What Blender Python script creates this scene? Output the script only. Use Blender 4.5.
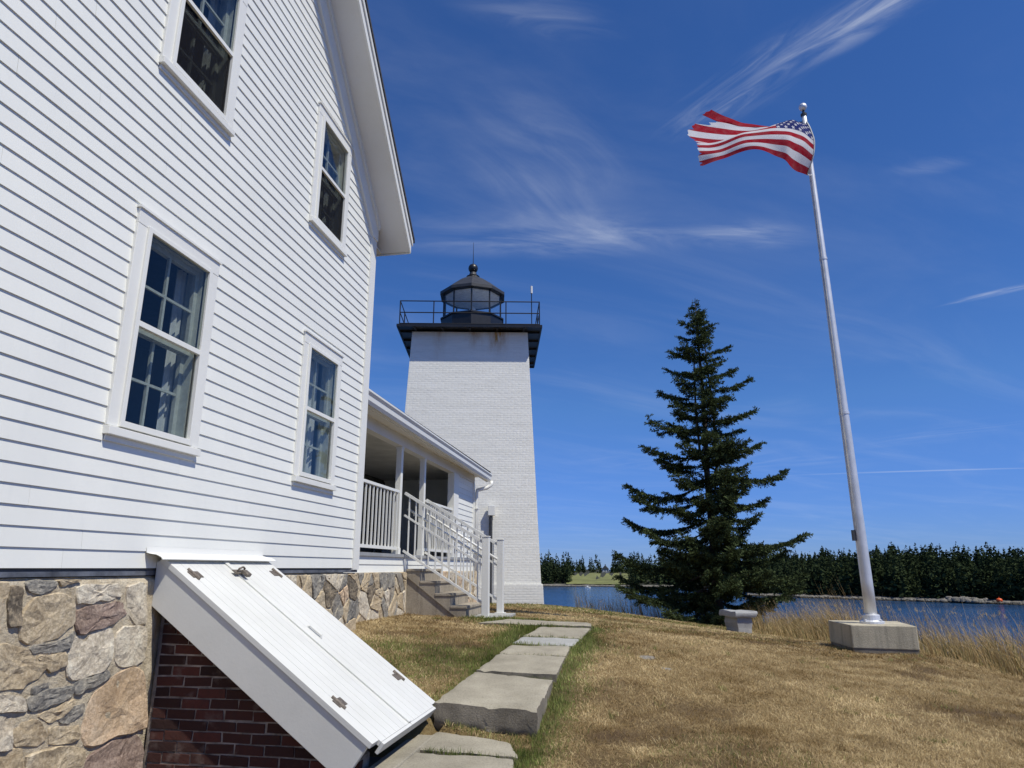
import bpy, math, random
import numpy as np
from mathutils import Vector, Matrix, noise as mnoise

R = math.radians
scene = bpy.context.scene
for o in list(bpy.data.objects):
    bpy.data.objects.remove(o)
rng = random.Random(7)
nrg = np.random.default_rng(11)

# ------------------------------------------------------------------ camera, sky, sun, exposure
# z = 0 is eye level; +Y is the direction the photographer faces
cam_d = bpy.data.cameras.new('camera')
cam = bpy.data.objects.new('camera', cam_d)
scene.collection.objects.link(cam)
cam_d.sensor_width = 36.0
cam_d.lens = 36.0 * 686 / 1024
cam_d.clip_start = 0.05
cam_d.clip_end = 8000
cam.location = (0, 0, 0)
cam.rotation_euler = (R(90 + 15.01), 0, 0)
scene.camera = cam

SUN_AZ, SUN_EL = 127.0, 58.0          # azimuth clockwise from +Y
world = bpy.data.worlds.new('World')
scene.world = world
world.use_nodes = True
wn, wl = world.node_tree.nodes, world.node_tree.links
wn.clear()


def build_sky():
    out = wn.new('ShaderNodeOutputWorld')
    bg = wn.new('ShaderNodeBackground')
    bg.inputs['Strength'].default_value = 0.10
    sky = wn.new('ShaderNodeTexSky')
    sky.sky_type = 'NISHITA'
    sky.sun_disc = False
    sky.sun_elevation = R(SUN_EL)
    sky.sun_rotation = R(SUN_AZ)
    sky.altitude = 0
    sky.air_density = 1.0
    sky.dust_density = 0.0
    sky.ozone_density = 6.0
    tc = wn.new('ShaderNodeTexCoord')
    nrm = wn.new('ShaderNodeVectorMath'); nrm.operation = 'NORMALIZE'
    wl.new(tc.outputs['Generated'], nrm.inputs[0])
    sep = wn.new('ShaderNodeSeparateXYZ')
    wl.new(nrm.outputs[0], sep.inputs[0])

    def math_(op, a, b=None, clamp=False):
        n = wn.new('ShaderNodeMath'); n.operation = op; n.use_clamp = clamp
        for i, v in enumerate((a, b)):
            if v is None: continue
            if isinstance(v, (int, float)): n.inputs[i].default_value = v
            else: wl.new(v, n.inputs[i])
        return n.outputs[0]
    # cirrus sheet at a height: direction -> point on a plane overhead
    zz = math_('ADD', math_('MAXIMUM', sep.outputs[2], 0.0), 0.06)
    u = math_('DIVIDE', sep.outputs[0], zz)
    v = math_('DIVIDE', sep.outputs[1], zz)
    comb = wn.new('ShaderNodeCombineXYZ')
    wl.new(u, comb.inputs[0]); wl.new(v, comb.inputs[1])

    def cirrus(ang, along, across, lo, hi, seed, dist):
        mp = wn.new('ShaderNodeMapping'); mp.vector_type = 'TEXTURE'
        mp.inputs['Rotation'].default_value = (0, 0, ang)
        mp.inputs['Scale'].default_value = (along, across, 1)
        mp.inputs['Location'].default_value = (seed, seed * 1.7, 0)
        wl.new(comb.outputs[0], mp.inputs['Vector'])
        t = wn.new('ShaderNodeTexNoise')
        t.inputs['Scale'].default_value = 1.0
        t.inputs['Detail'].default_value = 9
        t.inputs['Roughness'].default_value = 0.58
        t.inputs['Distortion'].default_value = dist
        wl.new(mp.outputs[0], t.inputs['Vector'])
        mr = wn.new('ShaderNodeMapRange'); mr.interpolation_type = 'SMOOTHSTEP'
        mr.inputs[1].default_value = lo; mr.inputs[2].default_value = hi
        wl.new(t.outputs['Fac'], mr.inputs[0])
        return mr.outputs[0]

    def patch(d, r_in, r_out):
        # soft round patch of sky about a compass direction where cirrus hangs
        dv = Vector(d).normalized()
        n = wn.new('ShaderNodeVectorMath'); n.operation = 'DOT_PRODUCT'
        wl.new(nrm.outputs[0], n.inputs[0]); n.inputs[1].default_value = dv
        mr = wn.new('ShaderNodeMapRange'); mr.interpolation_type = 'SMOOTHSTEP'
        mr.inputs[1].default_value = math.cos(R(r_out)); mr.inputs[2].default_value = math.cos(R(r_in))
        wl.new(n.outputs['Value'], mr.inputs[0])
        return mr.outputs[0]

    def ppatch(c, ang, a, b, soft=0.0):
        # long soft streak lying on the cirrus sheet (plane coordinates u, v)
        mp = wn.new('ShaderNodeMapping'); mp.vector_type = 'TEXTURE'
        mp.inputs['Location'].default_value = (c[0], c[1], 0)
        mp.inputs['Rotation'].default_value = (0, 0, ang)
        mp.inputs['Scale'].default_value = (a, b, 1)
        wl.new(comb.outputs[0], mp.inputs['Vector'])
        ln = wn.new('ShaderNodeVectorMath'); ln.operation = 'LENGTH'
        wl.new(mp.outputs[0], ln.inputs[0])
        mr = wn.new('ShaderNodeMapRange'); mr.interpolation_type = 'SMOOTHSTEP'
        mr.inputs[1].default_value = 1.0; mr.inputs[2].default_value = soft
        wl.new(ln.outputs['Value'], mr.inputs[0])
        return mr.outputs[0]

    tot = None
    for t, msk, k in SKY_LAYERS:
        c = cirrus(*t)
        m = None
        for pp in msk:
            q = ppatch(*pp)
            m = q if m is None else math_('MAXIMUM', m, q)
        if m is not None: c = math_('MULTIPLY', c, m)
        c = math_('MULTIPLY', c, k)
        tot = c if tot is None else math_('ADD', tot, c, True)
    hs = wn.new('ShaderNodeHueSaturation')
    hs.inputs['Saturation'].default_value = 1.06
    hs.inputs['Value'].default_value = 1.0
    tint = wn.new('ShaderNodeMix'); tint.data_type = 'RGBA'; tint.blend_type = 'MULTIPLY'
    tint.inputs[0].default_value = 1.0
    tint.inputs[7].default_value = (0.58, 0.71, 0.98, 1)        # the camera's deep blue rendering of the sky
    wl.new(sky.outputs[0], tint.inputs[6])
    wl.new(tint.outputs[2], hs.inputs['Color'])
    mix = wn.new('ShaderNodeMix'); mix.data_type = 'RGBA'
    wl.new(tot, mix.inputs[0])
    # the camera's tone curve keeps the sky blue right down to the horizon
    sc_ = wn.new('ShaderNodeSeparateColor'); wl.new(hs.outputs[0], sc_.inputs[0])
    cc_ = wn.new('ShaderNodeCombineColor')
    for ch, k0, sl in ((0, 0.75, 0.40), (1, 2.0, 0.42)):
        soft = math_('ADD', math_('MULTIPLY', math_('SUBTRACT', sc_.outputs[ch], k0), sl), k0)
        wl.new(math_('MINIMUM', sc_.outputs[ch], soft), cc_.inputs[ch])
    wl.new(sc_.outputs[2], cc_.inputs[2])
    wl.new(cc_.outputs[0], mix.inputs[6])
    mix.inputs[7].default_value = (7.2, 7.6, 8.2, 1)
    wl.new(mix.outputs[2], bg.inputs['Color'])
    wl.new(bg.outputs[0], out.inputs['Surface'])


# (rot, scale, stretch, lo, hi, seed, distortion), streak masks on the sheet, strength
SKY_LAYERS = [
    ((-0.80, 0.30, 0.060, 0.36, 0.95, 3.1, 1.6), [((0.60, 0.975), -0.80, 0.26, 0.075)], 0.60),
    ((-0.95, 0.22, 0.050, 0.36, 0.95, 4.4, 1.4), [((0.45, 1.14), -0.95, 0.26, 0.10)], 0.34),
    ((0.25, 0.55, 0.20, 0.28, 0.95, 7.7, 1.6), [((0.10, 1.71), 0.0, 0.62, 0.17), ((0.62, 1.70), 0.1, 0.26, 0.12)], 0.46),
    ((0.9, 0.45, 0.18, 0.30, 0.95, 8.4, 1.6), [((0.08, 1.42), 1.3, 0.42, 0.24)], 0.20),
    ((-0.75, 0.16, 0.03, 0.30, 0.75, 1.3, 0.5), [((1.55, 2.0), -0.78, 0.22, 0.035)], 0.45),
    ((-0.34, 1.2, 0.06, 0.20, 0.70, 5.3, 0.4), [((2.9, 4.82), -0.34, 1.3, 0.045)], 0.26),
    ((-0.7, 0.8, 0.16, 0.40, 0.85, 2.2, 0.8), [((2.45, 3.75), -0.8, 0.9, 0.30), ((1.4, 4.6), 0.0, 1.3, 0.5)], 0.16),
    ((0.2, 0.2, 0.06, 0.35, 0.85, 6.1, 1.0), [((0.05, 0.98), 0.2, 0.20, 0.06), ((0.96, 1.38), -0.3, 0.12, 0.05)], 0.16),
    ((0.5, 1.4, 0.5, 0.40, 0.95, 9.1, 1.0), [], 0.10),
]
build_sky()

sun_d = bpy.data.lights.new('sun', 'SUN')
sun_d.energy = 4.0
sun_d.angle = R(0.53)
sun_d.color = (1.0, 0.955, 0.85)
sun = bpy.data.objects.new('sun', sun_d)
scene.collection.objects.link(sun)
sdir = Vector((math.sin(R(SUN_AZ)) * math.cos(R(SUN_EL)), math.cos(R(SUN_AZ)) * math.cos(R(SUN_EL)), math.sin(R(SUN_EL))))
sun.rotation_euler = sdir.to_track_quat('Z', 'Y').to_euler()
sun.location = sdir * 40

scene.view_settings.view_transform = 'Standard'
scene.view_settings.look = 'None'
scene.view_settings.exposure = 0.2
scene.view_settings.gamma = 1.0
scene.view_settings.use_curve_mapping = False
scene.render.engine = 'CYCLES'
scene.cycles.max_bounces = 8
scene.cycles.transparent_max_bounces = 16

# ------------------------------------------------------------------ helpers
C = scene.collection


class MB:
    """collects shapes for ONE mesh"""
    def __init__(s): s.v = []; s.f = []
    def add(s, vs, fs):
        n = len(s.v); s.v += [tuple(p) for p in vs]; s.f += [tuple(i + n for i in f) for f in fs]; return s
    def box(s, a, b):
        x0, y0, z0 = a; x1, y1, z1 = b
        return s.add([(x0, y0, z0), (x1, y0, z0), (x1, y1, z0), (x0, y1, z0), (x0, y0, z1), (x1, y0, z1), (x1, y1, z1), (x0, y1, z1)],
                     [(0, 3, 2, 1), (4, 5, 6, 7), (0, 1, 5, 4), (1, 2, 6, 5), (2, 3, 7, 6), (3, 0, 4, 7)])
    def prism(s, poly, vec):
        """planar polygon (3d points) swept along vec"""
        n = len(poly); vec = Vector(vec)
        a = [Vector(p) for p in poly]; b = [p + vec for p in a]
        return s.add(a + b, [tuple(range(n))[::-1], tuple(range(n, 2 * n))] + [(i, (i + 1) % n, n + (i + 1) % n, n + i) for i in range(n)])
    def bar(s, p, q, w, h=None, up=(0, 0, 1)):
        p = Vector(p); q = Vector(q); h = h or w
        t = (q - p).normalized(); upv = Vector(up)
        if abs(t.dot(upv)) > 0.98: upv = Vector((1, 0, 0))
        a = t.cross(upv).normalized(); b = a.cross(t).normalized()
        c = []
        for e in (p, q):
            for sx, sy in ((-1, -1), (1, -1), (1, 1), (-1, 1)):
                c.append(e + a * (sx * w / 2) + b * (sy * h / 2))
        return s.add(c, [(0, 1, 2, 3), (7, 6, 5, 4), (0, 4, 5, 1), (1, 5, 6, 2), (2, 6, 7, 3), (3, 7, 4, 0)])
    def tube(s, pts, rad, n=10, cap=True):
        pts = [Vector(p) for p in pts]
        if not isinstance(rad, (list, tuple)): rad = [rad] * len(pts)
        rings = []; prev = None
        for i, p in enumerate(pts):
            t = (pts[min(i + 1, len(pts) - 1)] - pts[max(i - 1, 0)]).normalized()
            if prev is None:
                a = t.cross(Vector((0, 0, 1)) if abs(t.z) < 0.95 else Vector((1, 0, 0))).normalized()
            else:
                a = (prev - t * prev.dot(t)).normalized()
            prev = a; b = t.cross(a)
            rings.append([p + a * (rad[i] * math.cos(2 * math.pi * k / n)) + b * (rad[i] * math.sin(2 * math.pi * k / n)) for k in range(n)])
        vs = [q for r in rings for q in r]; fs = []
        for i in range(len(pts) - 1):
            for k in range(n):
                k2 = (k + 1) % n
                fs.append((i * n + k, i * n + k2, (i + 1) * n + k2, (i + 1) * n + k))
        if cap:
            fs.append(tuple(range(n))[::-1]); fs.append(tuple(range((len(pts) - 1) * n, len(pts) * n)))
        return s.add(vs, fs)
    def lathe(s, prof, n=24, c=(0, 0, 0), rot=0.0):
        vs = []; fs = []
        for r, z in prof:
            for k in range(n):
                a = 2 * math.pi * k / n + rot
                vs.append((c[0] + r * math.cos(a), c[1] + r * math.sin(a), c[2] + z))
        for i in range(len(prof) - 1):
            for k in range(n):
                k2 = (k + 1) % n
                fs.append((i * n + k, i * n + k2, (i + 1) * n + k2, (i + 1) * n + k))
        fs.append(tuple(range(n))[::-1]); fs.append(tuple(range((len(prof) - 1) * n, len(prof) * n)))
        return s.add(vs, fs)
    def obj(s, name, mat, parent=None, smooth=False, bevel=0.0):
        me = bpy.data.meshes.new(name)
        me.from_pydata(s.v, [], s.f); me.update()
        return mesh_obj(name, me, mat, parent, smooth, bevel)


def mesh_obj(name, me, mat, parent=None, smooth=False, bevel=0.0):
    if mat is not None and not me.materials: me.materials.append(mat)
    if smooth: me.polygons.foreach_set('use_smooth', [True] * len(me.polygons))
    o = bpy.data.objects.new(name, me)
    C.objects.link(o)
    if parent is not None: o.parent = parent
    if bevel:
        b = o.modifiers.new('bevel', 'BEVEL'); b.width = bevel; b.segments = 2; b.limit_method = 'ANGLE'; b.angle_limit = R(35)
    return o


def np_mesh(name, V, F, attrs=None):
    """fast mesh from numpy; F is (n,3) or (n,4); attrs: name -> per-vertex float or colour"""
    me = bpy.data.meshes.new(name)
    V = np.asarray(V, np.float32); F = np.asarray(F, np.int32)
    k = F.shape[1]
    me.vertices.add(len(V)); me.vertices.foreach_set('co', V.ravel())
    me.loops.add(F.size); me.loops.foreach_set('vertex_index', F.ravel())
    me.polygons.add(len(F)); me.polygons.foreach_set('loop_start', np.arange(0, F.size, k, dtype=np.int32))
    try: me.polygons.foreach_set('loop_total', np.full(len(F), k, np.int32))
    except Exception: pass
    me.update(calc_edges=True)
    for nm, a in (attrs or {}).items():
        at = me.attributes.new(nm, 'FLOAT', 'POINT')
        at.data.foreach_set('value', np.asarray(a, np.float32))
    return me


def empty(name, loc=(0, 0, 0), rz=0.0, label=None, cat=None, group=None, parent=None):
    o = bpy.data.objects.new(name, None)
    C.objects.link(o); o.location = loc; o.rotation_euler = (0, 0, rz); o.empty_display_size = 0.3
    if parent is not None: o.parent = parent
    tag(o, label, cat, group)
    return o


def tag(o, label=None, cat=None, group=None, kind=None):
    if label: o['label'] = label
    if cat: o['category'] = cat
    if group: o['group'] = group
    if kind: o['kind'] = kind
    return o


# ---- value noise in numpy
_P = nrg.random((256, 256))


def vnoise(x, y, s=1.0, o=0.0):
    x = np.asarray(x) / s + 37.3 + o; y = np.asarray(y) / s + 91.7 - o
    xi = np.floor(x).astype(int); yi = np.floor(y).astype(int); fx = x - xi; fy = y - yi
    fx = fx * fx * (3 - 2 * fx); fy = fy * fy * (3 - 2 * fy)
    g = lambda a, b: _P[a & 255, b & 255]
    return (g(xi, yi) * (1 - fx) + g(xi + 1, yi) * fx) * (1 - fy) + (g(xi, yi + 1) * (1 - fx) + g(xi + 1, yi + 1) * fx) * fy


def fnoise(x, y, s=1.0, o=0.0, n=4):
    t = 0; a = 1; w = 0
    for i in range(n):
        t = t + a * vnoise(x, y, s / 2 ** i, o + i * 13.1); w += a; a *= 0.5
    return t / w


# ------------------------------------------------------------------ materials
class NT:
    def __init__(s, name):
        s.m = bpy.data.materials.new(name); s.m.use_nodes = True
        s.t = s.m.node_tree; s.t.nodes.clear()
        s.out = s.t.nodes.new('ShaderNodeOutputMaterial')
        s._c = None
    def n(s, typ, **kw):
        nd = s.t.nodes.new(typ)
        for k, v in kw.items():
            if k in nd.inputs: s.set(nd.inputs[k], v)
            else: setattr(nd, k, v)
        return nd
    def set(s, inp, v):
        if hasattr(v, 'is_linked') or isinstance(v, bpy.types.NodeSocket): s.t.links.new(v, inp)
        else: inp.default_value = v
    def coord(s, kind='Object'):
        return s.n('ShaderNodeTexCoord').outputs[kind]
    def pos(s): return s.n('ShaderNodeNewGeometry').outputs['Position']
    def mapv(s, v, sc=(1, 1, 1), loc=(0, 0, 0), rot=(0, 0, 0)):
        m = s.n('ShaderNodeMapping'); m.inputs['Scale'].default_value = sc; m.inputs['Location'].default_value = loc; m.inputs['Rotation'].default_value = rot
        s.t.links.new(v, m.inputs['Vector']); return m.outputs[0]
    def noise(s, v, scale, detail=5, rough=0.55, dist=0.0):
        t = s.n('ShaderNodeTexNoise'); t.inputs['Scale'].default_value = scale; t.inputs['Detail'].default_value = detail
        t.inputs['Roughness'].default_value = rough; t.inputs['Distortion'].default_value = dist
        s.t.links.new(v, t.inputs['Vector']); return t.outputs['Fac']
    def ramp(s, f, stops):
        r = s.n('ShaderNodeValToRGB'); e = r.color_ramp.elements
        while len(e) < len(stops): e.new(0.5)
        for el, (p, c) in zip(e, stops): el.position = p; el.color = (*c, 1) if len(c) == 3 else c
        s.t.links.new(f, r.inputs[0]); return r.outputs[0]
    def mr(s, f, a, b, c=0.0, d=1.0):
        m = s.n('ShaderNodeMapRange'); m.inputs[1].default_value = a; m.inputs[2].default_value = b; m.inputs[3].default_value = c; m.inputs[4].default_value = d
        s.t.links.new(f, m.inputs[0]); return m.outputs[0]
    def mix(s, f, a, b, mode='MIX'):
        m = s.n('ShaderNodeMix', data_type='RGBA', blend_type=mode)
        s.set(m.inputs[0], f)
        for i, v in ((6, a), (7, b)):
            s.set(m.inputs[i], (*v, 1) if isinstance(v, tuple) and len(v) == 3 else v)
        return m.outputs[2]
    def math(s, op, a, b=0.0, clamp=False):
        m = s.n('ShaderNodeMath', operation=op, use_clamp=clamp)
        s.set(m.inputs[0], a); s.set(m.inputs[1], b); return m.outputs[0]
    def bump(s, h, strength=0.3, dist=0.01):
        b = s.n('ShaderNodeBump'); b.inputs['Strength'].default_value = strength; b.inputs['Distance'].default_value = dist
        s.t.links.new(h, b.inputs['Height']); return b.outputs[0]
    def bsdf(s, color, rough=0.6, metal=0.0, normal=None, spec=0.5, **kw):
        p = s.n('ShaderNodeBsdfPrincipled')
        s.set(p.inputs['Base Color'], (*color, 1) if isinstance(color, tuple) and len(color) == 3 else color)
        s.set(p.inputs['Roughness'], rough); p.inputs['Metallic'].default_value = metal
        p.inputs['Specular IOR Level'].default_value = spec
        if normal is not None: s.t.links.new(normal, p.inputs['Normal'])
        for k, v in kw.items(): s.set(p.inputs[k], v)
        s.t.links.new(p.outputs[0], s.out.inputs['Surface'])
        return s.m
    def attr(s, name):
        a = s.n('ShaderNodeAttribute'); a.attribute_name = name; return a.outputs['Fac']
    def objrand(s): return s.n('ShaderNodeObjectInfo').outputs['Random']


def paint_mat(name, col=(0.80, 0.81, 0.82), dirt=(0.62, 0.62, 0.60), rough=0.45, amt=0.35, scale=(1, 1, 1), bump=0.05):
    t = NT(name); p = t.mapv(t.pos(), scale)
    a = t.noise(p, 1.3, 6, 0.6); b = t.noise(p, 14, 4, 0.6); r = t.objrand()
    f = t.math('MULTIPLY', t.mr(a, 0.42, 0.75), amt)
    c = t.mix(f, col, dirt)
    c = t.mix(t.math('MULTIPLY', t.mr(b, 0.55, 0.8), amt * 0.5), c, dirt)
    c = t.mix(1.0, c, t.ramp(r, [(0, (0.955, 0.955, 0.96)), (1, (1, 1, 1))]), 'MULTIPLY')
    return t.bsdf(c, rough, normal=t.bump(t.noise(p, 60, 3), bump, 0.004))


M = {}
M['siding'] = paint_mat('white_siding', (0.82, 0.82, 0.755), (0.62, 0.63, 0.60), 0.42, 0.34, (1, 1, .35))
M['trim'] = paint_mat('white_trim', (0.80, 0.795, 0.735), (0.64, 0.63, 0.58), 0.42, 0.3)
M['soffit'] = paint_mat('soffit_paint', (0.72, 0.71, 0.67), (0.58, 0.54, 0.44), 0.6, 0.35)
M['metal_white'] = paint_mat('white_metal_paint', (0.79, 0.785, 0.725), (0.6, 0.6, 0.58), 0.35, 0.2)
M['bulkhead'] = paint_mat('bulkhead_paint', (0.66, 0.66, 0.62), (0.52, 0.515, 0.47), 0.5, 0.45, (1, 1, 1), 0.14)


def plain(name, col, rough=0.6, metal=0.0, var=0.2, scale=8, bump=0.15, spec=0.5):
    t = NT(name); p = t.pos(); n = t.noise(p, scale, 6, 0.6)
    c = t.mix(t.mr(n, 0.3, 0.75), tuple(x * (1 - var) for x in col), tuple(min(1, x * (1 + var)) for x in col))
    return t.bsdf(c, rough, metal, t.bump(t.noise(p, scale * 6, 4), bump, 0.006), spec)


M['shingle'] = plain('asphalt_shingle', (0.05, 0.05, 0.055), 0.9, 0, 0.3, 30, 0.5)
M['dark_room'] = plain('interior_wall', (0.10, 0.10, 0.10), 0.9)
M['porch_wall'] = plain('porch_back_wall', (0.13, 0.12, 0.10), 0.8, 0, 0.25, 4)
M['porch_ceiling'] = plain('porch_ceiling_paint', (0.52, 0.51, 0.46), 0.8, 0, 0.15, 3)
M['deck'] = plain('grey_deck_paint', (0.30, 0.31, 0.32), 0.6, 0, 0.15, 6)
M['flash'] = plain('lead_flashing', (0.16, 0.17, 0.19), 0.5, 0.4, 0.5, 7, 0.4)
M['black'] = plain('black_iron_paint', (0.012, 0.012, 0.013), 0.38, 0, 0.4, 9, 0.2)
M['dark_metal'] = plain('dark_grey_metal', (0.045, 0.046, 0.048), 0.5, 0.2, 0.3, 6, 0.15)
M['hinge'] = plain('weathered_hinge', (0.20, 0.17, 0.14), 0.6, 0.6, 0.5, 60, 0.4)
M['steel'] = plain('brushed_aluminium', (0.70, 0.71, 0.72), 0.5, 0.55, 0.12, 4, 0.05)
M['cloth_dark'] = plain('dark_cushion', (0.03, 0.032, 0.035), 0.9)
M['cloth_grey'] = plain('grey_cushion', (0.33, 0.36, 0.40), 0.9)
M['curtain'] = plain('lace_curtain', (0.55, 0.56, 0.58), 0.95, 0, 0.12, 20, 0.3)
M['muntin'] = plain('old_sash_paint', (0.50, 0.51, 0.47), 0.6, 0, 0.15, 20)
M['rope'] = plain('pale_rope', (0.55, 0.54, 0.5), 0.9)
M['bark'] = plain('spruce_bark', (0.07, 0.055, 0.045), 0.95, 0, 0.45, 14, 0.8)


def glass_mat(name, tint=(0.9, 0.95, 0.97), refl=1.0):
    t = NT(name)
    g = t.n('ShaderNodeNewGeometry')
    dp = t.n('ShaderNodeVectorMath', operation='DOT_PRODUCT')
    t.t.links.new(g.outputs['Incoming'], dp.inputs[0]); t.t.links.new(g.outputs['Normal'], dp.inputs[1])
    k = t.math('SUBTRACT', 1.0, t.math('ABSOLUTE', dp.outputs['Value']), True)
    fr = t.math('ADD', 0.04, t.math('MULTIPLY', t.math('POWER', k, 5.0), 0.96))
    tr = t.n('ShaderNodeBsdfTransparent'); tr.inputs[0].default_value = (*tint, 1)
    gl = t.n('ShaderNodeBsdfGlossy'); gl.inputs['Roughness'].default_value = 0.02
    t.t.links.new(t.bump(t.noise(t.pos(), 2.2, 2), 0.06, 0.02), gl.inputs['Normal'])
    mx = t.n('ShaderNodeMixShader')
    t.t.links.new(t.math('MULTIPLY', fr, refl, True), mx.inputs[0])
    t.t.links.new(tr.outputs[0], mx.inputs[1]); t.t.links.new(gl.outputs[0], mx.inputs[2])
    t.t.links.new(mx.outputs[0], t.out.inputs['Surface'])
    return t.m


M['glass'] = glass_mat('window_glass', (0.84, 0.87, 0.86), 1.1)
M['lantern_glass'] = glass_mat('lantern_glass', (0.965, 0.975, 0.98), 0.9)


def screen_mat():
    t = NT('insect_screen')
    tr = t.n('ShaderNodeBsdfTransparent'); df = t.n('ShaderNodeBsdfDiffuse'); df.inputs[0].default_value = (0.02, 0.02, 0.022, 1)
    mx = t.n('ShaderNodeMixShader'); mx.inputs[0].default_value = 0.5
    t.t.links.new(tr.outputs[0], mx.inputs[1]); t.t.links.new(df.outputs[0], mx.inputs[2])
    t.t.links.new(mx.outputs[0], t.out.inputs['Surface']); return t.m


M['screen'] = screen_mat()


def stone_mat(name, a, b, c):
    t = NT(name); p = t.pos(); r = t.objrand()
    q = t.n('ShaderNodeVectorMath', operation='ADD'); t.t.links.new(p, q.inputs[0])
    cv = t.n('ShaderNodeCombineXYZ'); t.t.links.new(t.math('MULTIPLY', r, 31.0), cv.inputs[0]); t.t.links.new(t.math('MULTIPLY', r, 17.0), cv.inputs[2])
    t.t.links.new(cv.outputs[0], q.inputs[1]); q = q.outputs[0]
    n1 = t.noise(q, 4.5, 8, 0.65, 0.6); n2 = t.noise(q, 46, 5, 0.7); n3 = t.noise(q, 1.7, 3, 0.5)
    col = t.ramp(n1, [(0.28, a), (0.5, b), (0.72, c)])
    col = t.mix(t.mr(n2, 0.50, 0.72, 0, 0.6), col, tuple(x * 0.45 for x in a))
    col = t.mix(t.mr(n2, 0.48, 0.30, 0, 0.5), col, tuple(min(1, x * 1.4) for x in c))
    col = t.mix(t.mr(n3, 0.55, 0.75, 0, 0.4), col, (0.30, 0.21, 0.11))
    h = t.math('ADD', t.math('MULTIPLY', n1, 1.2), t.math('MULTIPLY', n2, 0.35))
    return t.bsdf(col, 0.9, normal=t.bump(h, 0.9, 0.02), spec=0.25)


STONE = {
    'tan': stone_mat('tan_fieldstone', (0.299, 0.223, 0.134), (0.483, 0.390, 0.256), (0.598, 0.512, 0.369)),
    'pale': stone_mat('pale_granite', (0.380, 0.322, 0.236), (0.598, 0.522, 0.400), (0.662, 0.623, 0.503)),
    'grey': stone_mat('grey_slate', (0.115, 0.111, 0.102), (0.242, 0.228, 0.200), (0.437, 0.390, 0.297)),
    'dark': stone_mat('dark_stone', (0.069, 0.055, 0.043), (0.173, 0.145, 0.107), (0.391, 0.311, 0.205)),
    'pink': stone_mat('pinkish_granite', (0.380, 0.267, 0.175), (0.575, 0.423, 0.277), (0.655, 0.534, 0.389)),
    'purple': stone_mat('brown_granite', (0.150, 0.100, 0.077), (0.287, 0.211, 0.169), (0.437, 0.345, 0.277)),
}


def mortar_mat():
    t = NT('lime_mortar'); p = t.pos(); n = t.noise(p, 9, 7, 0.65); n2 = t.noise(p, 60, 5, 0.7); n3 = t.noise(p, 2.3, 4)
    c = t.ramp(n, [(0.3, (0.42, 0.34, 0.225)), (0.55, (0.64, 0.55, 0.40)), (0.8, (0.74, 0.66, 0.51))])
    c = t.mix(t.mr(n2, 0.58, 0.75, 0, 0.6), c, (0.16, 0.13, 0.10))
    c = t.mix(t.mr(n3, 0.58, 0.72, 0, 0.6), c, (0.20, 0.19, 0.18))
    return t.bsdf(c, 0.95, normal=t.bump(t.math('ADD', n, n2), 1.0, 0.02), spec=0.2)


M['mortar'] = mortar_mat()


def brick_mat():
    t = NT('old_red_brick'); p = t.pos(); r = t.objrand(); n = t.noise(p, 24, 6, 0.65); n2 = t.noise(p, 7, 4)
    c = t.ramp(r, [(0.0, (0.034, 0.018, 0.016)), (0.5, (0.064, 0.026, 0.021)), (1.0, (0.11, 0.037, 0.028))])
    c = t.mix(t.mr(n, 0.5, 0.75, 0, 0.6), c, (0.045, 0.028, 0.025))
    c = t.mix(t.mr(n2, 0.56, 0.72, 0, 0.55), c, (0.20, 0.16, 0.14))
    return t.bsdf(c, 0.9, normal=t.bump(n, 0.6, 0.008), spec=0.25)


M['brick'] = brick_mat()
M['brick_joint'] = plain('brick_joint_mortar', (0.27, 0.23, 0.195), 0.95, 0, 0.7, 9, 0.6)


def concrete_mat(name, a=(0.30, 0.28, 0.24), b=(0.44, 0.41, 0.35), streak=0.0, dark=(0.13, 0.12, 0.10)):
    t = NT(name); p = t.pos(); n = t.noise(p, 3, 6, 0.6); n2 = t.noise(p, 75, 5, 0.75); n3 = t.noise(t.mapv(p, (14, 14, 0.8)), 1, 4, 0.5); n4 = t.noise(p, 1.2, 5, 0.6)
    c = t.mix(t.mr(n, 0.3, 0.7), a, b)
    c = t.mix(t.mr(n2, 0.53, 0.70, 0, 0.7), c, dark)
    c = t.mix(t.mr(n2, 0.46, 0.30, 0, 0.35), c, tuple(min(1, x * 1.35) for x in b))
    c = t.mix(t.mr(n4, 0.55, 0.75, 0, 0.55), c, tuple(x * 0.6 for x in a))
    if streak: c = t.mix(t.mr(n3, 0.48, 0.75, 0, streak), c, dark)
    return t.bsdf(c, 0.9, normal=t.bump(t.math('ADD', n2, n), 0.8, 0.012), spec=0.25)


M['concrete'] = concrete_mat('path_concrete', (0.26, 0.235, 0.18), (0.40, 0.365, 0.285))
M['concrete_cool'] = concrete_mat('path_concrete_cool', (0.32, 0.32, 0.30), (0.42, 0.42, 0.40))
M['concrete_edge'] = concrete_mat('rough_concrete_edge', (0.15, 0.13, 0.10), (0.29, 0.255, 0.20), 0, (0.05, 0.05, 0.05))
M['step_concrete'] = concrete_mat('step_concrete', (0.30, 0.26, 0.20), (0.42, 0.37, 0.29), 0.5, (0.12, 0.10, 0.08))
M['block_concrete'] = concrete_mat('board_marked_concrete', (0.43, 0.385, 0.28), (0.58, 0.52, 0.38), 0.55, (0.19, 0.175, 0.14))
M['bench_granite'] = concrete_mat('bench_granite', (0.30, 0.30, 0.295), (0.44, 0.44, 0.43), 0.0, (0.2, 0.2, 0.2))

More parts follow.
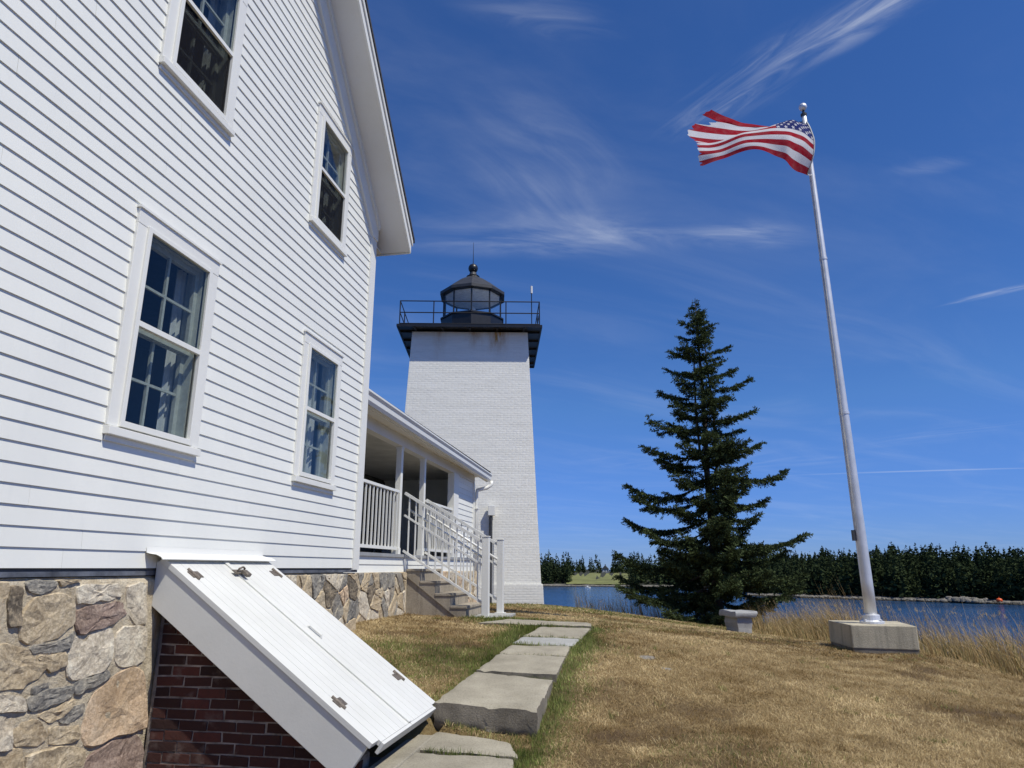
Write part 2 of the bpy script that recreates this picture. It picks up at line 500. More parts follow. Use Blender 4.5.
# ------------------------------------------------------------------ terrain
CTRL = np.array([
    (0, 0, -1.6), (-2.5, 0, -1.55), (-3.3, .6, -1.52), (-2.82, 3.55, -1.66), (-2.5, 4.3, -1.62), (-1.5, 4.4, -1.56), (-.95, 4.5, -1.45), (-.4, 5.2, -1.31), (-.1, 5.9, -1.265), (.35, 6.2, -1.20), (.55, 7.0, -1.06),
    (-.9, 6.6, -1.08), (-1.9, 6.6, -1.0), (-.6, 7.4, -.99), (.65, 8.0, -.93), (-.3, 8.3, -.88), (-1.87, 8.92, -.71), (-1.0, 9.6, -.76), (0, 9.4, -.78), (1.2, 9.3, -.82), (-.4, 11.0, -.755), (1.0, 10.3, -.79),
    (0, 15, -.86), (-.5, 19.8, -.96), (1.2, 20, -1.02), (3.0, 12, -1.02), (3, 9, -1.03), (2.6, 21, -1.24), (5.5, 21, -1.6), (5.2, 16, -1.42), (3.0, 16, -1.12), (5.0, 10.4, -1.165), (5.7, 10.2, -1.175), (5.0, 11.5, -1.17), (5.0, 13.5, -1.26),
    (6.9, 9.2, -1.50), (4, 5.5, -1.50), (2, 5, -1.33), (2, 3, -1.46), (6, 6.5, -1.55), (1.2, 6.5, -1.19), (7, 3, -1.75), (8, 6, -1.75), (6.3, 16.5, -1.5), (-4, 24, -1.2), (-6, 12, -.8), (-12, 20, -1.0), (-12, 5, -1.2), (-8, -8, -1.8), (6, -8, -2.2),
    (4, 8, -1.2), (6.6, 12.5, -1.4)], float)


def _tps(r): return np.where(r > 0, r * r * np.log(np.maximum(r, 1e-9)), 0.0)


_n = len(CTRL)
_A = np.zeros((_n + 3, _n + 3))
_A[:_n, :_n] = _tps(np.hypot(CTRL[:, None, 0] - CTRL[None, :, 0], CTRL[:, None, 1] - CTRL[None, :, 1])) + np.eye(_n) * 0.02
_A[:_n, _n:] = np.c_[np.ones(_n), CTRL[:, :2]]
_A[_n:, :_n] = _A[:_n, _n:].T
_w = np.linalg.solve(_A, np.r_[CTRL[:, 2], 0, 0, 0])
PLATEAU = np.array([(-40, -30), (13, -30), (9.6, 2), (7.6, 8.6), (7.0, 11), (6.9, 14), (6.9, 17.4), (6.6, 21.2), (3.0, 22.2), (-4, 24.5), (-40, 27)], float)


def plateau_dist(x, y):
    """signed distance to the headland's edge, positive outside"""
    x = np.asarray(x, float); y = np.asarray(y, float)
    d = np.full(x.shape, 1e9); inside = np.zeros(x.shape, bool)
    n = len(PLATEAU)
    for i in range(n):
        ax, ay = PLATEAU[i]; bx, by = PLATEAU[(i + 1) % n]
        ex, ey = bx - ax, by - ay
        t = np.clip(((x - ax) * ex + (y - ay) * ey) / (ex * ex + ey * ey), 0, 1)
        d = np.minimum(d, np.hypot(x - ax - t * ex, y - ay - t * ey))
        cnd = ((ay > y) != (by > y)) & (x < (bx - ax) * (y - ay) / (by - ay + 1e-12) + ax)
        inside ^= cnd
    return np.where(inside, -d, d)


SEA = -13.0


def ground(x, y):
    x = np.asarray(x, float); y = np.asarray(y, float); sh = x.shape
    xf, yf = np.clip(x.ravel(), -14, 9), np.clip(y.ravel(), -8, 25)
    K = _tps(np.hypot(xf[:, None] - CTRL[None, :, 0], yf[:, None] - CTRL[None, :, 1]))
    z = K @ _w[:_n] + _w[_n] + _w[_n + 1] * xf + _w[_n + 2] * yf
    g = plateau_dist(x.ravel(), y.ravel())
    gg = np.maximum(g, 0)
    z = z - np.where(gg < 2, 0.16 * gg * gg, 0.64 + 0.64 * (gg - 2))
    z = np.maximum(z, SEA - 4)
    return z.reshape(sh)


def gz(x, y): return float(ground(np.array([x]), np.array([y]))[0])


# path slabs: corners in plan with heights (front-left, front-right, back-right, back-left), thickness, material
SLABS = [
    ([(-0.82, 3.9, -1.30), (0.0, 3.9, -1.30), (0.0, 4.52, -1.285), (-0.83, 4.50, -1.285)], .10, 'concrete'),
    ([(-0.82, 4.55, -1.285), (0.01, 4.57, -1.285), (0.01, 5.29, -1.275), (-0.81, 5.51, -1.275)], .10, 'concrete'),
    ([(-0.80, 5.56, -1.27), (0.04, 5.335, -1.27), (-0.01, 5.67, -1.265), (-0.60, 6.06, -1.265)], .10, 'concrete'),
    ([(-0.635, 6.12, -1.05), (0.19, 5.86, -1.075), (0.375, 6.83, -0.985), (-0.36, 7.15, -0.96)], .21, 'concrete'),
    ([(-0.35, 7.22, -0.955), (0.42, 7.0, -0.965), (0.57, 7.82, -0.90), (-0.16, 7.92, -0.895)], .12, 'concrete'),
    ([(-0.15, 7.945, -0.89), (0.575, 7.845, -0.895), (0.665, 8.30, -0.855), (-0.02, 8.39, -0.85)], .12, 'concrete'),
    ([(0.0, 8.47, -0.838), (0.70, 8.345, -0.85), (0.81, 8.71, -0.818), (0.11, 8.87, -0.805)], .12, 'concrete_cool'),
    ([(0.13, 8.93, -0.80), (0.83, 8.75, -0.812), (1.04, 9.58, -0.755), (0.36, 9.62, -0.75)], .12, 'concrete'),
    ([(-0.48, 10.16, -0.728), (1.05, 9.61, -0.735), (1.10, 10.06, -0.735), (-0.06, 10.72, -0.725)], .12, 'concrete'),
]
PATH_MID = [(-.4, 3.9), (-.4, 5.4), (-.2, 6.2), (.05, 7.2), (.3, 8.2), (.5, 9.2), (.6, 9.8), (-.2, 10.9)]


def path_dist(x, y):
    x = np.asarray(x, float); y = np.asarray(y, float); d = np.full(x.shape, 1e9); side = np.zeros(x.shape)
    for (ax, ay), (bx, by) in zip(PATH_MID[:-1], PATH_MID[1:]):
        ex, ey = bx - ax, by - ay
        t = np.clip(((x - ax) * ex + (y - ay) * ey) / (ex * ex + ey * ey), 0, 1)
        dd = np.hypot(x - ax - t * ex, y - ay - t * ey)
        s = np.where((x - ax) * ey - (y - ay) * ex > 0, 1.0, -1.0)
        side = np.where(dd < d, s, side); d = np.minimum(d, dd)
    return d, side


def in_slab(x, y, grow=0.0):
    x = np.asarray(x, float); y = np.asarray(y, float); r = np.zeros(x.shape, bool)
    for c, _, _ in SLABS:
        q = np.ones(x.shape, bool)
        for i in range(4):
            ax, ay = c[i][:2]; bx, by = c[(i + 1) % 4][:2]
            L = math.hypot(bx - ax, by - ay)
            q &= ((bx - ax) * (y - ay) - (by - ay) * (x - ax)) / L > -grow
        r |= q
    return r


def greenness(x, y):
    d, side = path_dist(x, y)
    e = d - 0.40
    band = np.where(side > 0, 0.24, 0.18) * (0.7 + 0.8 * vnoise(x, y, 0.6, 5))
    g = np.exp(-(np.maximum(e, 0) / band) ** 2) * (0.45 + 0.8 * fnoise(x, y, 0.5, 2)) * np.where(y > 9.8, 0.6, 1)
    n = fnoise(x, y, 2.3, 8)
    g = np.maximum(g, np.clip((n - 0.62) * 2.0, 0, 0.12))
    g = np.where((y > 5.6) & (y < 6.2) & (x > -.7) & (x < .15), g * .25, g)
    left = (x < 0.2) & (y < 9.6) & (y > 5.5)
    g = np.where(left, np.maximum(g, np.clip((fnoise(x * 0.6, y * 1.8, 1.0, 3) - 0.52) * 3.0, 0, 0.6)), g)
    g = np.where((y > 13) & (x < 6), np.maximum(g, np.clip((fnoise(x * .4, y, 2.0, 21) - 0.52) * 2.5, 0, 0.35)), g)
    g = np.where((y > 18.6) & (x < 3), np.maximum(g, 0.35), g)
    return np.clip(g, 0, 1)


def brown(x, y):
    return np.clip((fnoise(x, y * 1.6, 1.7, 17) - 0.42) * 5.0, 0, 1) * np.clip(.1 + 2.4 * (fnoise(x, y * 1.4, .4, 23) - .32), 0, 1)


def build_ground():
    xs = np.unique(np.r_[np.linspace(-14, -3, 45), np.linspace(-3, 10, 170), np.linspace(10, 40, 50)])
    ys = np.unique(np.r_[np.linspace(-8, 3, 30), np.linspace(3, 13, 130), np.linspace(13, 28, 90), np.linspace(28, 60, 40)])
    X, Y = np.meshgrid(xs, ys)
    Z = ground(X, Y)
    near = np.exp(-np.maximum(plateau_dist(X, Y), 0) / 3)
    Z = Z + (fnoise(X, Y, 0.9, 4) - 0.5) * 0.05 * near + (fnoise(X, Y, 4.0, 9) - 0.5) * 0.5 * (1 - near)
    for c, th, _ in SLABS:
        q = np.ones(X.shape, bool)
        for i in range(4):
            ax, ay = c[i][:2]; bx, by = c[(i + 1) % 4][:2]; L = math.hypot(bx - ax, by - ay)
            q &= ((bx - ax) * (Y - ay) - (by - ay) * (X - ax)) / L > -.05
        zt = np.mean([p[2] for p in c])
        Z = np.where(q, np.minimum(Z, zt - .05), Z)
    ny, nx = X.shape
    idx = np.arange(nx * ny).reshape(ny, nx)
    F = np.stack([idx[:-1, :-1], idx[:-1, 1:], idx[1:, 1:], idx[1:, :-1]], -1).reshape(-1, 4)
    me = np_mesh('lawn', np.stack([X, Y, Z], -1).reshape(-1, 3), F, {'green': greenness(X, Y).ravel(), 'brown': brown(X, Y).ravel()})
    t = NT('dry_lawn_soil'); p = t.pos()
    n = t.noise(p, 40, 7, 0.7); n2 = t.noise(p, 5, 5, 0.6); n3 = t.noise(p, 220, 3, 0.6)
    c = t.ramp(n, [(0.28, (0.17, 0.105, 0.045)), (0.5, (0.40, 0.28, 0.13)), (0.72, (0.58, 0.44, 0.23))])
    c = t.mix(t.math('MULTIPLY', t.attr('brown'), 0.85), c, (0.12, 0.075, 0.045))
    c = t.mix(t.mr(n2, 0.4, 0.7, 0, 0.4), c, (0.30, 0.225, 0.12))
    c = t.mix(t.math('MULTIPLY', t.attr('green'), t.mr(n, 0.25, 0.75, 0.3, 1.0)), c, (0.060, 0.085, 0.022))
    c = t.mix(t.mr(n3, 0.5, 0.75, 0, 0.5), c, (0.06, 0.045, 0.03))
    m = t.bsdf(c, 0.95, normal=t.bump(t.math('ADD', n, n3), 1.0, 0.025), spec=0.1)
    tag(mesh_obj('lawn', me, m, smooth=True), 'sun-dried lawn on the headland', kind='structure')


build_ground()


def build_sea():
    t = NT('harbour_water'); p = t.pos()
    n = t.noise(t.mapv(p, (0.35, 0.9, 1)), 1.0, 5, 0.6); n2 = t.noise(t.mapv(p, (1.6, 3.0, 1)), 1.0, 4, 0.6); n3 = t.noise(t.mapv(p, (0.012, 0.05, 1)), 1.0, 3, 0.5)
    c = t.mix(t.mr(n3, 0.35, 0.65), (0.010, 0.045, 0.115), (0.018, 0.070, 0.165))
    h = t.math('ADD', n, t.math('MULTIPLY', n2, 0.5))
    m = t.bsdf(c, 0.12, normal=t.bump(h, 0.55, 0.35), spec=0.32)
    mb = MB(); mb.add([(-3000, -3000, SEA), (4000, -3000, SEA), (4000, 5000, SEA), (-3000, 5000, SEA)], [(0, 1, 2, 3)])
    tag(mb.obj('sea', m), 'blue rippled harbour water', kind='structure')


build_sea()

# ------------------------------------------------------------------ house
D = 3.4
AZ = R(10.06)
Wd = Vector((math.sin(AZ), math.cos(AZ), 0)); Nd = Vector((math.cos(AZ), -math.sin(AZ), 0))
HROT = R(90) - AZ          # local x runs along the gable wall away from the camera, local y goes into the house


def to_local(P):
    P = Vector(P); return P.dot(Wd), -(P.dot(Nd) + D)


HOUSE_LOC = -Nd * D
house = empty('keepers_house', HOUSE_LOC, HROT, 'white clapboard two-storey house with gable wall, sash windows and stone foundation', 'house')
S0, S1, RIDGE = 0.41, 8.25, 4.33
DEPTH = 9.0
EXPO = 0.1146
ZTOP = lambda s: 12.55 - s if s > RIDGE else 12.55 - (2 * RIDGE - s)
WINS = [(3.865, 4.835, 0.857, 2.483, 0), (6.425, 7.385, 0.857, 2.435, 1), (3.845, 4.785, 3.70, 5.19, 2), (6.325, 7.255, 3.70, 5.19, 2)]


def clap(mb, s0, s1, z0, z1, y=0.0, t=0.011, e0=None, e1=None):
    """one clapboard: butt edge proud at the bottom; e0/e1 = s at the top edge for raked ends"""
    e0 = s0 if e0 is None else e0; e1 = s1 if e1 is None else e1
    mb.add([(s0, y - t, z0), (s1, y - t, z0), (s1, y + .006, z0), (s0, y + .006, z0), (e0, y - .001, z1), (e1, y - .001, z1), (e1, y + .006, z1), (e0, y + .006, z1)],
           [(0, 3, 2, 1), (4, 5, 6, 7), (0, 1, 5, 4), (1, 2, 6, 5), (2, 3, 7, 6), (3, 0, 4, 7)])


def build_house():
    # gable wall sheathing behind the boards, with window openings
    wall = empty('gable_wall', parent=house)
    ho = 0.115
    holes = [(a + ho, b - ho, c + ho * .6, d - ho) for a, b, c, d, _ in WINS]
    cuts_s = sorted({S0, S1, RIDGE, *[h[0] for h in holes], *[h[1] for h in holes]})
    cuts_z = sorted({-0.03, 4.25, *[h[2] for h in holes], *[h[3] for h in holes]})
    mb = MB()
    for a, b in zip(cuts_s[:-1], cuts_s[1:]):
        ztop = min(ZTOP(a), ZTOP(b))
        for c, d in zip(cuts_z[:-1], cuts_z[1:]):
            ms, mz = (a + b) / 2, (c + d) / 2
            if any(h[0] < ms < h[1] and h[2] < mz < h[3] for h in holes): continue
            mb.box((a, .007, c), (b, .12, min(d, ztop)))
        top = max(c for c in cuts_z)
        mb.prism([(a, .007, top), (b, .007, top), (b, .007, ZTOP(b)), (a, .007, ZTOP(a))], (0, .113, 0))
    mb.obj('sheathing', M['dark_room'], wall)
    # clapboards
    z = 0.0
    while z < ZTOP(RIDGE) - 0.05:
        z1 = min(z + EXPO + 0.012, ZTOP(RIDGE) - .02)
        if ZTOP(S1) > z1 + .2: lo, hi, lo1, hi1 = S0, S1 - .17, S0, S1 - .17
        else:
            hi, hi1 = min(S1 - .17, 12.60 - z), min(S1 - .17, 12.60 - z1)
            lo, lo1 = 2 * RIDGE - hi, 2 * RIDGE - hi1
        segs = [(lo, hi)]
        for a, b, c, d, _ in WINS:
            if c - .03 < z + EXPO * .9 and z < d - .01:
                ns = []
                for p, q in segs:
                    if q <= a or p >= b: ns.append((p, q)); continue
                    if a - p > .02: ns.append((p, a))
                    if q - b > .02: ns.append((b, q))
                segs = ns
        for a, b, c, d, _ in WINS:
            if c - .03 < z + EXPO * .9 and z < d - .01:
                if z1 - .012 > d + .035:
                    m = MB(); clap(m, a, b, d + .0185, z1, 0, .008); m.obj('clapboard', M['siding'], wall)
                if z < c - .075:
                    m = MB(); clap(m, a, b, z, c - .051, 0, .0115); m.obj('clapboard', M['siding'], wall)
        # bulkhead flashing interrupts nothing: boards run full length, with a few butt joints
        out = []
        for p, q in segs:
            if q - p > 2.6:
                k = p + (q - p) * rng.uniform(.3, .7); out += [(p, k - .001), (k + .001, q)]
            else: out.append((p, q))
        for p, q in out:
            m = MB(); jz = rng.uniform(-.0012, .0012)
            clap(m, p, q, z + jz, z1 + jz, 0, .0115 + rng.uniform(-.001, .001), lo1 if p == lo and lo1 != lo else None, hi1 if q == hi and hi1 != hi else None)
            m.obj('clapboard', M['siding'], wall)
        z += EXPO
    # trim
    MB().box((S1 - .175, -.028, -.02), (S1, .15, 4.42)).obj('corner_board', M['trim'], house)
    MB().box((S0, -.028, -.02), (S0 + .175, .15, 4.42)).obj('corner_board', M['trim'], house)
    MB().box((S0 - .01, -.004, -.05), (S1 + .01, .03, -.021)).obj('base_flashing', M['flash'], house)
    # rake: frieze board, soffit, barge board, shingle edge for both slopes
    for sg in (1, -1):
        q = lambda s: RIDGE + sg * (s - RIDGE)
        def ln(k, s): return k - s
        fr = MB()
        fr.prism([(q(RIDGE), -.045, ln(12.47, RIDGE)), (q(8.09), -.045, ln(12.47, 8.09)), (q(8.25), -.045, ln(12.47, 8.09)), (q(8.25), -.045, ln(12.88, 8.25)), (q(RIDGE), -.045, ln(12.88, RIDGE))], (0, .045, 0))
        fr.obj('rake_frieze', M['trim'], house)
        MB().prism([(q(RIDGE), -.075, ln(12.76, RIDGE)), (q(8.22), -.075, ln(12.76, 8.22)), (q(8.25), -.075, ln(12.87, 8.25)), (q(RIDGE), -.075, ln(12.87, RIDGE))], (0, .03, 0)).obj('rake_moulding', M['trim'], house)
        e = 8.525
        so = MB()
        so.prism([(q(RIDGE), -.40, ln(12.86, RIDGE)), (q(e), -.40, ln(12.86, e)), (q(e), -.40, ln(12.92, e)), (q(RIDGE), -.40, ln(12.92, RIDGE))], (0, .80, 0))
        so.obj('rake_soffit', M['soffit'], house)
        MB().prism([(q(RIDGE), -.425, ln(12.84, RIDGE)), (q(e + .02), -.425, ln(12.84, e)), (q(e + .02), -.425, ln(13.06, e)), (q(RIDGE), -.425, ln(13.06, RIDGE))], (0, .023, 0)).obj('barge_board', M['trim'], house)
        MB().prism([(q(RIDGE), -.445, ln(12.98, RIDGE)), (q(e + .04), -.445, ln(12.98, e + .02)), (q(e + .04), -.445, ln(13.07, e + .02)), (q(RIDGE), -.445, ln(13.07, RIDGE))], (0, .018, 0)).obj('drip_moulding', M['trim'], house)
        # boxed eave running back along the house
        MB().box((min(q(8.252), q(8.543)), .0, 4.335), (max(q(8.252), q(8.543)), DEPTH, 4.355)).obj('eave_soffit', M['soffit'], house)
        MB().box((min(q(8.545), q(8.565)), -.40, 4.32), (max(q(8.545), q(8.565)), DEPTH, 4.48)).obj('eave_fascia', M['trim'], house)
        rf = MB()
        rf.prism([(q(RIDGE), -.46, ln(13.07, RIDGE)), (q(e + .07), -.46, ln(13.07, e + .05)), (q(e + .07), -.46, ln(13.125, e + .05)), (q(RIDGE), -.46, ln(13.125, RIDGE))], (0, DEPTH + .9, 0))
        rf.obj('roof_slope', M['shingle'], house)
    # the other walls and floors
    MB().box((S0, .12, -.03), (S0 + .12, DEPTH, 4.35)).obj('side_wall', M['siding'], house)
    MB().box((S1 - .12, .15, -.03), (S1, DEPTH, 4.35)).obj('side_wall', M['siding'], house)
    MB().prism([(S0, DEPTH, -.03), (S1, DEPTH, -.03), (S1, DEPTH, ZTOP(S1)), (RIDGE, DEPTH, ZTOP(RIDGE)), (S0, DEPTH, ZTOP(S0))], (0, .1, 0)).obj('rear_wall', M['siding'], house)
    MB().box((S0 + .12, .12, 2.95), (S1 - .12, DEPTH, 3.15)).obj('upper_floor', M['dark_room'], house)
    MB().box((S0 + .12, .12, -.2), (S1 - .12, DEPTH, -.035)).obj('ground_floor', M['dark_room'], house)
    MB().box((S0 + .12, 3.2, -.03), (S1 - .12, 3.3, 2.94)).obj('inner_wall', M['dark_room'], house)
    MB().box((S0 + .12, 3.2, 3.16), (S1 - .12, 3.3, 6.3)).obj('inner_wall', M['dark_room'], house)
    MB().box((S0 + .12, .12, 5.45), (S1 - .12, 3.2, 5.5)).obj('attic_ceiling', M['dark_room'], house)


build_house()


def build_window(a, b, c, d, kind):
    w = empty('window', parent=house)
    cw = .115
    t = M['trim']
    # casing
    MB().box((a, -.030, c + .05), (a + cw, .02, d - cw)).obj('casing', t, w, bevel=.003)
    MB().box((b - cw, -.030, c + .05), (b, .02, d - cw)).obj('casing', t, w, bevel=.003)
    MB().box((a, -.032, d - cw), (b, .02, d)).obj('head_casing', t, w, bevel=.003)
    MB().box((a - .012, -.045, d), (b + .012, .01, d + .018)).obj('drip_cap', t, w)
    MB().prism([(a - .006, -.056, c - .012), (a - .006, .03, c - .012), (a - .006, .03, c + .052), (a - .006, -.056, c + .042)], (b - a + .012, 0, 0)).obj('sill', t, w, bevel=.003)
    MB().box((a + .01, -.022, c - .05), (b - .01, .003, c - .013)).obj('apron', t, w)
    # reveal
    x0, x1, z0, z1 = a + cw, b - cw, c + cw * .6, d - cw
    rv = MB()
    rv.box((x0, .02, z0), (x0 + .012, .16, z1)); rv.box((x1 - .012, .02, z0), (x1, .16, z1)); rv.box((x0 + .012, .02, z1 - .012), (x1 - .012, .16, z1)); rv.box((x0 + .012, .02, z0), (x1 - .012, .16, z0 + .012))
    rv.obj('jamb', M['muntin'], w)
    # storm window frame standing proud of the casing
    zm = (z0 + z1) / 2 + .01
    f = .038
    fr = MB()
    fr.box((x0 - .018, -.046, z0 - .014), (x0 + f - .018, -.006, z1 + .014)); fr.box((x1 - f + .018, -.046, z0 - .014), (x1 + .018, -.006, z1 + .014))
    fr.box((x0 + f - .018, -.045, z1 - .02), (x1 - f + .018, -.007, z1 + .013)); fr.box((x0 + f - .018, -.045, z0 - .013), (x1 - f + .018, -.007, z0 + .03))
    fr.box((x0 + f - .018, -.043, zm - .02), (x1 - f + .018, -.010, zm + .02))
    fr.obj('storm_frame', t, w, bevel=.002)
    MB().box((x0 + .02, -.030, zm + .02), (x1 - .02, -.026, z1 - .02)).obj('pane', M['glass'], w)
    MB().box((x0 + .02, -.016, z0 + .03), (x1 - .02, -.012, zm - .02)).obj('pane', M['glass'], w)
    if kind == 2:
        MB().box((x0 + .02, -.0205, z0 + .03), (x1 - .02, -.0195, zm - .02)).obj('insect_screen', M['screen'], w)
    # old inner sashes, two panes by two
    for nm, lo, hi, y in (('upper_sash', zm - .02, z1 - .012, .055), ('lower_sash', z0 + .012, zm + .02, .095)):
        s = MB(); st = .042; X0, X1 = x0 + .012, x1 - .012
        s.box((X0, y, lo), (X0 + st, y + .03, hi)); s.box((X1 - st, y, lo), (X1, y + .03, hi))
        s.box((X0 + st, y + .001, hi - .04), (X1 - st, y + .029, hi)); s.box((X0 + st, y + .001, lo), (X1 - st, y + .029, lo + (.055 if nm == 'lower_sash' else .035)))
        xm = (X0 + X1) / 2; zc = (lo + hi) / 2
        s.box((xm - .011, y + .004, lo + .03), (xm + .011, y + .026, hi - .04)); s.box((X0 + st, y + .006, zc - .010), (X1 - st, y + .024, zc + .010))
        s.obj(nm, M['muntin'], w)
    # gathered curtains inside
    def curtain(sa, sb, y, lo, hi, amp, n):
        m = MB(); N = 60; pts = []
        for i in range(N + 1):
            u = i / N
            pts.append((sa + (sb - sa) * u, y + amp * math.sin(u * n * 6.283) + amp * .5 * math.sin(u * n * 2.9 + 1)))
        v = []; fc = []
        for x, yy in pts: v += [(x, yy, lo), (x, yy, hi)]
        for i in range(N): fc.append((2 * i, 2 * i + 2, 2 * i + 3, 2 * i + 1))
        v2 = [(x, y_ + .004, z) for x, y_, z in v]; n0 = len(v)
        m.add(v + v2, fc + [tuple(reversed([k + n0 for k in q])) for q in fc])
        m.obj('curtain', M['curtain'], w, smooth=True)
    if kind == 0:
        curtain(x1 - .10, x1 + .06, .19, z0, z1, .012, 3)
        MB().tube([(x0 + .055 + .014 * math.sin(k * 1.1), .048, z1 - .05 - k * .036) for k in range(19)], .006, 6).obj('cord', M['rope'], w)
    elif kind == 1:
        curtain(x0 + .04, x1 - .02, .20, z0, z1, .015, 7)
    else:
        curtain(x1 - .09, x1 + .05, .20, z0, z1, .012, 3)


for w in WINS: build_window(*w)


# ---- fieldstone foundations -------------------------------------------------------------
def clip_poly(poly, px, py, nx, ny):
    out = []
    for i in range(len(poly)):
        a = poly[i]; b = poly[(i + 1) % len(poly)]
        da = (a[0] - px) * nx + (a[1] - py) * ny; db = (b[0] - px) * nx + (b[1] - py) * ny
        if da <= 0: out.append(a)
        if (da < 0 < db) or (db < 0 < da):
            t = da / (da - db); out.append((a[0] + (b[0] - a[0]) * t, a[1] + (b[1] - a[1]) * t))
    return out


def voronoi(seeds, box, gap, ax=1.0):
    x0, x1, y0, y1 = box; res = []
    for i, (sx, sy) in enumerate(seeds):
        p = [(x0, y0), (x1, y0), (x1, y1), (x0, y1)]
        for j, (tx, ty) in enumerate(seeds):
            if i == j or abs(tx - sx) > 1.6 or abs(ty - sy) > 1.6: continue
            nx, ny = (tx - sx), (ty - sy) * ax; L = math.hypot(nx, ny) or 1; nx /= L; ny /= L
            mx, my = (sx + tx) / 2, (sy + ty) / 2
            p = clip_poly(p, mx - nx * gap / 2, my - ny * gap / 2, nx, ny)
            if len(p) < 3: break
        res.append(p)
    return res


def area(p): return 0.5 * sum(p[i][0] * p[(i + 1) % len(p)][1] - p[(i + 1) % len(p)][0] * p[i][1] for i in range(len(p)))


def stone(poly, kind, parent, y0, proud, seed):
    """an irregular fieldstone: polygon outline in the wall plane with a hewn, bulging face"""
    if len(poly) < 3 or abs(area(poly)) < .0012: return
    if area(poly) < 0: poly = poly[::-1]
    r = random.Random(seed)
    per = [math.dist(poly[i], poly[(i + 1) % len(poly)]) for i in range(len(poly))]; L = sum(per)
    n = 26; ring = []
    for k in range(n):
        t = L * k / n; i = 0
        while t > per[i] and i < len(per) - 1: t -= per[i]; i += 1
        a, b = poly[i], poly[(i + 1) % len(poly)]; u = t / max(per[i], 1e-6)
        ring.append((a[0] + (b[0] - a[0]) * u, a[1] + (b[1] - a[1]) * u))
    # round the corners a little
    ring = [((ring[k - 1][0] + ring[k][0] * 6 + ring[(k + 1) % n][0]) / 8, (ring[k - 1][1] + ring[k][1] * 6 + ring[(k + 1) % n][1]) / 8) for k in range(n)]
    cx = sum(p[0] for p in ring) / n; cy = sum(p[1] for p in ring) / n
    tx, tz = r.uniform(-.12, .12), r.uniform(-.15, .15)
    vs = []; fs = []
    lev = [(1.0, .03, 0), (1.0, -proud * .72, 1), (.965, -proud * 1.0, 1), (.66, -proud * 1.03, 1), (.30, -proud * 1.0, 1)]
    for s, y, nz in lev:
        for p in ring:
            x = cx + (p[0] - cx) * s; z = cy + (p[1] - cy) * s
            k = mnoise.noise((x * 9 + seed, z * 9, seed * .37)) * .012 + mnoise.noise((x * 27, z * 27 + seed, 3)) * .007
            j = mnoise.noise((x * 14, z * 14, seed)) * .013 + mnoise.noise((x * 40, z * 40, seed)) * .006
            vs.append((x + (j if nz else 0), y0 + y + (k + tx * (x - cx) * .35 + tz * (z - cy) * .35 if nz else 0), z - (j if nz else 0)))
    vs.append((cx, y0 - proud * 1.18 + mnoise.noise((cx * 9, cy * 9, seed)) * .012, cy))
    for i in range(len(lev) - 1):
        for k in range(n):
            k2 = (k + 1) % n; fs.append((i * n + k, i * n + k2, (i + 1) * n + k2, (i + 1) * n + k))
    b = (len(lev) - 1) * n
    for k in range(n): fs.append((b + k, b + (k + 1) % n, len(vs) - 1))
    MB().add(vs, fs).obj('stone', STONE[kind], parent, smooth=False)


